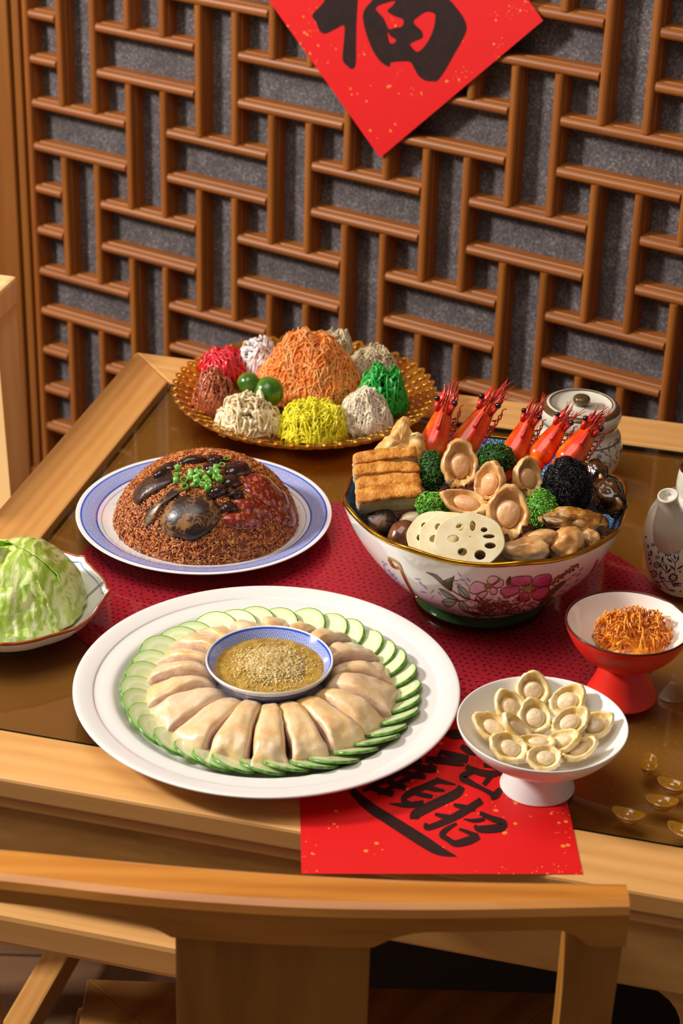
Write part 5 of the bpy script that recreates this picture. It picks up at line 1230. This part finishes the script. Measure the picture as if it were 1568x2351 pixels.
def sprig(T, mb, S, kind, w=1.0, off=.0003):
    for s in S:
        if s[0] == 'l': mb.add(stroke(T, s[1], s[2]*w, off, 4, 1))
        elif s[0] == 'd': (x, y) = s[1]; mb.add(stroke(T, [(x-s[2]*.5*cos(s[3]), y-s[2]*.5*sin(s[3])), (x, y), (x+s[2]*.5*cos(s[3]), y+s[2]*.5*sin(s[3]))], [.5*w, s[4]*w, .4*w], off, 3, 1))
        elif s[0] == 'f':
            (x, y) = s[1]; n_ = s[3]
            for q in range(n_): a = 2*pi*q/n_; mb.add(stroke(T, [(x+cos(a)*s[2]*.45, y+sin(a)*s[2]*.42), (x+cos(a)*s[2]*.8, y+sin(a)*s[2]*.75), (x+cos(a)*s[2]*1.1, y+sin(a)*s[2])], [1.2*w, s[2]*.38*w, .8*w], off, 2, 1))
            mb.add(stroke(T, [(x-1.5, y), (x+1.5, y)], 2.5*w, off, 2, 1))
mb = MB(); J = lambda x, y: (1220+x/4.437, 870+y/4.437)
S = []
for (x, y, n_) in ((690, 790, 8), (875, 625, 7), (640, 700, 5), (100, 600, 6), (920, 700, 6)): S.append(('f', J(x, y), 6, n_))
for (x, y, a, L) in ((600, 780, 2.2, 9), (760, 775, 0, 5), (850, 690, 1.1, 9), (905, 730, -.9, 9), (840, 660, 1.9, 8), (720, 740, -.3, 10), (790, 720, 1.2, 9), (745, 850, .4, 10), (800, 880, 1.8, 9), (870, 800, 1.1, 9), (850, 850, -.8, 8), (780, 905, .6, 8), (600, 690, 1.3, 7), (700, 690, .3, 7), (900, 650, 1.7, 7), (925, 770, 1.3, 7), (60, 590, .8, 8), (130, 610, -.6, 8), (90, 640, 1.6, 7), (660, 860, .4, 7), (640, 830, 1.5, 6), (830, 830, .2, 6), (900, 860, 1.4, 6), (160, 640, .5, 7), (40, 630, -1, 7)): S.append(('d', J(x, y), L, a, 2.6))
for P in ([(800, 900), (805, 800), (780, 690), (810, 640)], [(860, 780), (880, 700), (875, 640)], [(805, 800), (760, 760), (700, 730)], [(700, 900), (740, 860), (800, 860)], [(900, 900), (900, 800), (925, 700)]): S.append(('l', [J(*p) for p in P], 1.1))
sprig(TJ, mb, S, 0); 
rnd = random.Random(9)
for q in range(46):    # the same brushwork carried round the rest of the belly
    a = rnd.uniform(-.3, pi+.3); z = rnd.uniform(.012, .052)
    r_ = TJ.ray_cast(Vector((JX+cos(a)*.2, JY+sin(a)*.2, Z(z))), Vector((-cos(a), -sin(a), 0)))
    if r_[0]: mb.add(blob(frame(r_[0]+r_[1]*.0001, r_[1], Vector((rnd.gauss(0, 1), rnd.gauss(0, 1), 1))), .0028, .0009, .0003, 1, 0))
mk('blue_sprigs', mb, blu, jar, label='blue painted sprigs')

# ------------------------------------------------------------------ oil bottle
P0 = at(1574, 1338, 0); OX, OY = P0.x, P0.y
op = smoothprof([(0, .001), (.030, 0), (.036, .003), (.0455, .022), (.0515, .048), (.0520, .066), (.0480, .086), (.0380, .101), (.0260, .1085), (.0225, .113), (.0228, .122), (.0218, .134), (.0205, .1395)], 5)
bot = mk('sauce_bottle', lathe(op, 80, cx=OX, cy=OY, cz=Z(0)), cer, loc=(OX, OY, Z(0)), label='pale ceramic spouted bottle with dark floral sprigs, cut by the right edge', cat='bottle')
mk('mouth_band', lathe([(.0205, .1395), (.0212, .1415), (.0195, .1432), (.0170, .1425), (.0160, .1395)], 60, cx=OX, cy=OY, cz=Z(0)), simple('dark_mouth_glaze', '#2c1410', None, .15, coat=.5), bot, label='dark brown glazed mouth')
mk('cork', lathe([(.0155, .1380), (.0158, .1500), (.0150, .1530), (0, .1535)], 40, cx=OX, cy=OY, cz=Z(0)), simple('cork', '#b87848', '#d89a68', .8, 160, bump=.5), bot)
sd = Vector((-.66, -.75, 0)).normalized(); O0 = Vector((OX, OY, Z(0)))
Sp = [O0+sd*.020+ZV*.055, O0+sd*.030+ZV*.072, O0+sd*.042+ZV*.090, O0+sd*.0500+ZV*.106, O0+sd*.0545+ZV*.121, O0+sd*.0575+ZV*.1300]
Sr = [.024, .0265, .0215, .0150, .0108, .0112]
Pp = catmull(Sp, 5); Rr = [q.x for q in catmull([Vector((r, 0, 0)) for r in Sr], 5)]
v, f = tube(Pp, Rr, 28, False); mbs_ = MB().add((v, f))
end, dr = Pp[-1], (Pp[-1]-Pp[-3]).normalized(); U_ = dr.orthogonal().normalized(); W_ = dr.cross(U_)
ring = []
for (rr, dd) in ((.0112, 0), (.0108, .0012), (.0096, .0014), (.0086, .0004), (.0080, -.006)): ring.append([end+dr*dd+(U_*cos(2*pi*q/28)+W_*sin(2*pi*q/28))*rr for q in range(28)])
vv_ = [p for r in ring for p in r]; ff = [(i*28+j, i*28+(j+1) % 28, (i+1)*28+(j+1) % 28, (i+1)*28+j) for i in range(4) for j in range(28)]+[tuple(4*28+j for j in range(28))]
mbs_.add((vv_, ff)); mk('spout', mbs_, cer, bot)
TO = bvh(bot); O = lambda x, y: (1460+x/6.713, 1030+y/6.713); mb = MB(); S = []
for (x, y, s, n_) in ((495, 1605, 9, 8), (645, 1590, 6, 5), (325, 1790, 8, 8), (575, 1985, 11, 11), (335, 1670, 6, 5), (270, 1930, 10, 8), (265, 1480, 5, 5), (350, 1590, 3, 4)): S.append(('f', O(x, y), s, n_))
for (x, y, a, L) in ((400, 1535, .6, 14), (410, 1700, -1.4, 14), (470, 1830, 1.5, 18), (510, 1880, -.8, 16), (380, 1920, -1.3, 13), (410, 1990, .4, 16), (560, 1830, .7, 18), (680, 1830, -.6, 18), (520, 1720, .6, 16), (600, 1670, 1.2, 14), (650, 1690, 1.5, 10), (210, 1640, .4, 9), (210, 1700, 1.2, 8), (225, 1770, -.8, 9), (190, 1500, 1.3, 9), (155, 1360, 1.3, 5), (650, 2075, .1, 20), (580, 2105, .8, 14), (620, 2100, .5, 14), (370, 2120, 1.0, 12), (330, 2060, 1.2, 9), (560, 2185, .2, 16), (680, 1895, 0, 6), (685, 2200, .2, 5), (240, 1600, 1.4, 12), (180, 1880, 1.3, 9)): S.append(('d', O(x, y), L, a, 4.2))
for P in ([(600, 1930), (600, 1850), (600, 1760), (540, 1680)], [(600, 1760), (650, 1700), (660, 1640)], [(480, 1920), (420, 1850), (360, 1800)], [(420, 1850), (380, 1780), (420, 1740), (440, 1790), (410, 1800)], [(250, 2020), (330, 2060), (430, 2040), (520, 2050), (700, 2120)], [(350, 1950), (420, 2060), (500, 2170)], [(200, 1950), (280, 2050), (340, 2130)], [(500, 2170), (600, 2200)], [(200, 1580), (215, 1640), (250, 1650)]): S.append(('l', [O(*p) for p in P], 1.5))
dkb = simple('dark_blue_brushwork', '#10202e', '#1c3448', .25, 60); sprig(TO, mb, S, 0, 1.0)
rnd = random.Random(19)
for q in range(40):
    a = rnd.uniform(-1.2, pi*.9); z = rnd.uniform(.01, .055)
    r_ = TO.ray_cast(Vector((OX+cos(a)*.2, OY+sin(a)*.2, Z(z))), Vector((-cos(a), -sin(a), 0)))
    if r_[0]: mb.add(blob(frame(r_[0]+r_[1]*.0001, r_[1], Vector((rnd.gauss(0, 1), rnd.gauss(0, 1), 1))), .0034, .0010, .0003, 1, 0))
mk('floral_sprigs', mb, dkb, bot, label='dark blue painted sprigs')

# ------------------------------------------------------------------ lettuce bowl
LC = at(22, 1362, .036); LX, LY = LC.x, LC.y; LR = .1005
lbm = simple('ivory_porcelain', '#f1efe8', None, .12, coat=.4)
def lb_l(r, z, a):
    k = max(0, (r-.05)/.05); c_ = abs(sin(4*(a-radians(-12)-pi/8*0)))
    pt = math.exp(-((((a-radians(4)+pi/8) % (pi/4))-pi/8)/.055)**2)
    return r*(1+k*(.030*c_-.020+.035*pt)), z+k*.002*pt
lp_i = smoothprof([(0, .0065), (.05, .0070), (.070, .0125), (.086, .0220), (.0985, .0360)], 6); lp_o = smoothprof([(.1005, .0352), (.088, .0190), (.070, .0080), (.054, .0035), (.052, 0), (.048, 0), (.046, .003), (0, .003)], 5)
lb_ = mk('lettuce_bowl', lathe(lp_i+lp_o[1:], 192, fun=lb_l, cx=LX, cy=LY, cz=Z(.0005)), lbm, loc=(LX, LY, Z(0)), label='lobed ivory bowl with a russet rim holding lettuce, cut by the left edge', cat='bowl')
mk('russet_rim', lathe([(.0983, .0358), (.0990, .0372), (.1003, .0370), (.1010, .0356), (.1006, .0340), (.0998, .0345)], 192, fun=lb_l, cx=LX, cy=LY, cz=Z(.0005), close=True), simple('russet_glaze', '#a04a20', None, .2, coat=.3), lb_)
mk('blue_line', lathe([(.0935, .0308), (.0941, .0314), (.0939, .0306)], 192, fun=lb_l, cx=LX, cy=LY, cz=Z(.0010), close=True), simple('pale_blue_line', '#7d9ce0', None, .2), lb_)
TL = bvh(lb_); mb = MB()
for dx in (-2, 2): mb.add(stroke(TL, [(242, 1332+dx), (222, 1350+dx), (198, 1372+dx)], 1.0, .0003, 4, 1))
mk('blue_stripe', mb, simple('navy_line', '#2a3560', None, .2), lb_)
t = NT('lettuce_leaf'); vv = t.co()
wv = t.n('ShaderNodeTexWave'); wv.bands_direction = 'X'; t.put(wv.inputs['Vector'], t.co(scale=(1, .5, .6), rot=(0, .3, .5))); wv.inputs['Scale'].default_value = 26; wv.inputs['Distortion'].default_value = 9; wv.inputs['Detail'].default_value = 3; wv.inputs['Detail Scale'].default_value = 2.5
n1 = t.noise(vv, 22, 4, .6); g_ = t.m('ADD', t.m('MULTIPLY', wv.outputs[1], .38), t.m('ADD', t.m('MULTIPLY', n1, .5), .07))
t.put(t.b.inputs['Base Color'], t.ramp(g_, [(.28, '#94b63c'), (.46, '#b4d05e'), (.62, '#cce284'), (.84, '#eaf4c0')])); t.set(Roughness=.35); t.b.inputs['Subsurface Weight'].default_value = .4; t.b.inputs['Subsurface Radius'].default_value = (.5, 1, .2); t.b.inputs['Subsurface Scale'].default_value = .006
t.b.inputs['Coat Weight'].default_value = .3; t.bump(g_, .5, .003); letm = t.mat
def leaf(cx_, cy_, cz_, R_, hz_, a0_, a1_, s0, s1, seed, ruff, label, grp=True):
    NA, NS = 90, 26; v = []; f = []
    for th_l in (0, 1):
        for j in range(NA+1):
            a = a0_+(a1_-a0_)*j/NA
            for i in range(NS+1):
                s = s0+(s1-s0)*i/NS; ph = s*pi/2*1.02
                q = Vector((cos(a)*sin(ph), sin(a)*sin(ph), cos(ph)))
                fold = .05*fbm((q.x*2, q.y*2, q.z*2), 1.2, seed)+.030*sin(a*7+s*5+seed)*s*(.4+.6*s)+.012*sin(a*19+s*6+seed*2+2*nz((a, s*3, seed), 2))*s+.006*sin(a*43+s*9)*s
                edge = max(0, (s-(s1-.10))/.10); eg2 = max(0, 1-(a-a0_)/.12) if a1_-a0_ < 6 else 0; eg3 = max(0, 1-(a1_-a)/.12) if a1_-a0_ < 6 else 0
                e = max(edge, eg2, eg3); fold += ruff*e*(.5+.8*fbm((a*9, s*9, seed), 1.6, seed))
                r = R_*(1+fold)-th_l*.0008
                X, Y, Zz = cx_+q.x*r, cy_+q.y*r, cz_+q.z*hz_*(1+fold)-th_l*.0008
                dx, dy = X-LX, Y-LY; rho = sqrt(dx*dx+dy*dy); zr = Zz-Z(0)-.0015
                if zr < .0375:
                    al = .046
                    for (r1, z1), (r2, z2) in zip(lp_i, lp_i[1:]):
                        if z1 <= zr <= z2: al = r1+(r2-r1)*(zr-z1)/max(1e-6, z2-z1)
                    if zr > .0358: al = .0985
                    al = al*.955-.001-th_l*.0006; 
                    if rho > al: X, Y = LX+dx/rho*al, LY+dy/rho*al
                    Zz = max(Zz, Z(.0105))
                v.append((X, Y, Zz))
    S_ = NS+1; o_ = (NA+1)*S_
    for j in range(NA):
        for i in range(NS): a = j*S_+i; f.append((a, a+1, a+S_+1, a+S_)); f.append((o_+a+S_, o_+a+S_+1, o_+a+1, o_+a))
    for j in range(NA): a = j*S_+NS; f.append((a, o_+a, o_+a+S_, a+S_))
    for i in range(NS): f.append((i, o_+i, o_+i+1, i+1)); a = NA*S_+i; f.append((a, a+1, o_+a+1, o_+a))
    return mk('lettuce_leaf', (v, f), letm, label=label, cat='lettuce leaf', group='lettuce leaves in the ivory bowl')
lx, ly, lz = at(52, 1385, .02)[:2][0], at(52, 1385, .02)[1], Z(.014)
leaf(lx, ly, lz, .0660, .070, 0, 2*pi, .0, 1.0, 1, .05, 'innermost cupped lettuce leaf forming the round head')
leaf(lx-.004, ly+.002, lz, .0690, .0745, -.5, 2.3, .0, .98, 2, .05, 'smooth outer lettuce leaf wrapping the right and back')
leaf(lx-.012, ly-.004, lz-.002, .0720, .070, -2.5, -.75, .42, 1.02, 3, .16, 'lettuce leaf with ruffled edge folded over the front')
leaf(lx-.020, ly-.002, lz, .0730, .074, 2.2, 4.2, .0, 1.0, 4, .10, 'lettuce leaf at the far left, running out of the picture')
leaf(lx-.012, ly-.004, lz+.012, .0690, .050, -2.7, -.35, .62, .98, 5, .12, 'lowest lettuce leaf, curling along the near rim of the bowl')

# ------------------------------------------------------------------ acrylic ingots
t = NT('amber_acrylic'); t.put(t.b.inputs['Base Color'], srgb('#e0a000')); t.set(Roughness=.04, IOR=1.52); t.b.inputs['Transmission Weight'].default_value = .35; t.b.inputs['Coat Weight'].default_value = 1; acr = t.mat
def ingot(P, yaw, roll, sc, label):
    v = []; f = []; NA, pr_ = 32, [(0, -.30), (.40, -.30), (.62, -.22), (.82, .0), (1.0, .28), (1.0, .33), (.86, .28), (.66, .12), (.52, .10), (.42, .26), (.28, .38), (0, .43)]
    for j in range(NA):
        a = 2*pi*j/NA
        for r, z in pr_:
            up = .30*max(0, abs(cos(a))-.25)**1.6*(1 if r > .6 else 0)*(r**2)
            v.append((r*cos(a)*sc, r*sin(a)*sc*.56, (z+up+.30)*sc))
    m_ = len(pr_)
    for j in range(NA):
        for i in range(m_-1): f.append((j*m_+i, ((j+1) % NA)*m_+i, ((j+1) % NA)*m_+i+1, j*m_+i+1))
    M = Matrix.Translation(P) @ Matrix.Rotation(radians(yaw), 4, 'Z') @ Matrix.Rotation(radians(roll), 4, 'X')
    mk('ingot', MB().add((v, f), M), acr, label=label, cat='ingot ornament', group='amber ingot ornaments on the glass')
for (px, py, yaw, roll, lb) in ((1488, 1772, 80, 0, 'amber acrylic ingot furthest back, standing alone'), (1543, 1820, -25, 0, 'amber acrylic ingot at the right, touching another'), (1517, 1858, -12, 0, 'amber acrylic ingot in the middle of the group'), (1440, 1888, -22, 0, 'leftmost amber acrylic ingot, near the wood edge'), (1566, 1926, -35, 0, 'nearest amber acrylic ingot, cut by the right edge')):
    ingot(at(px, py, .0), yaw, roll, .0156, lb)
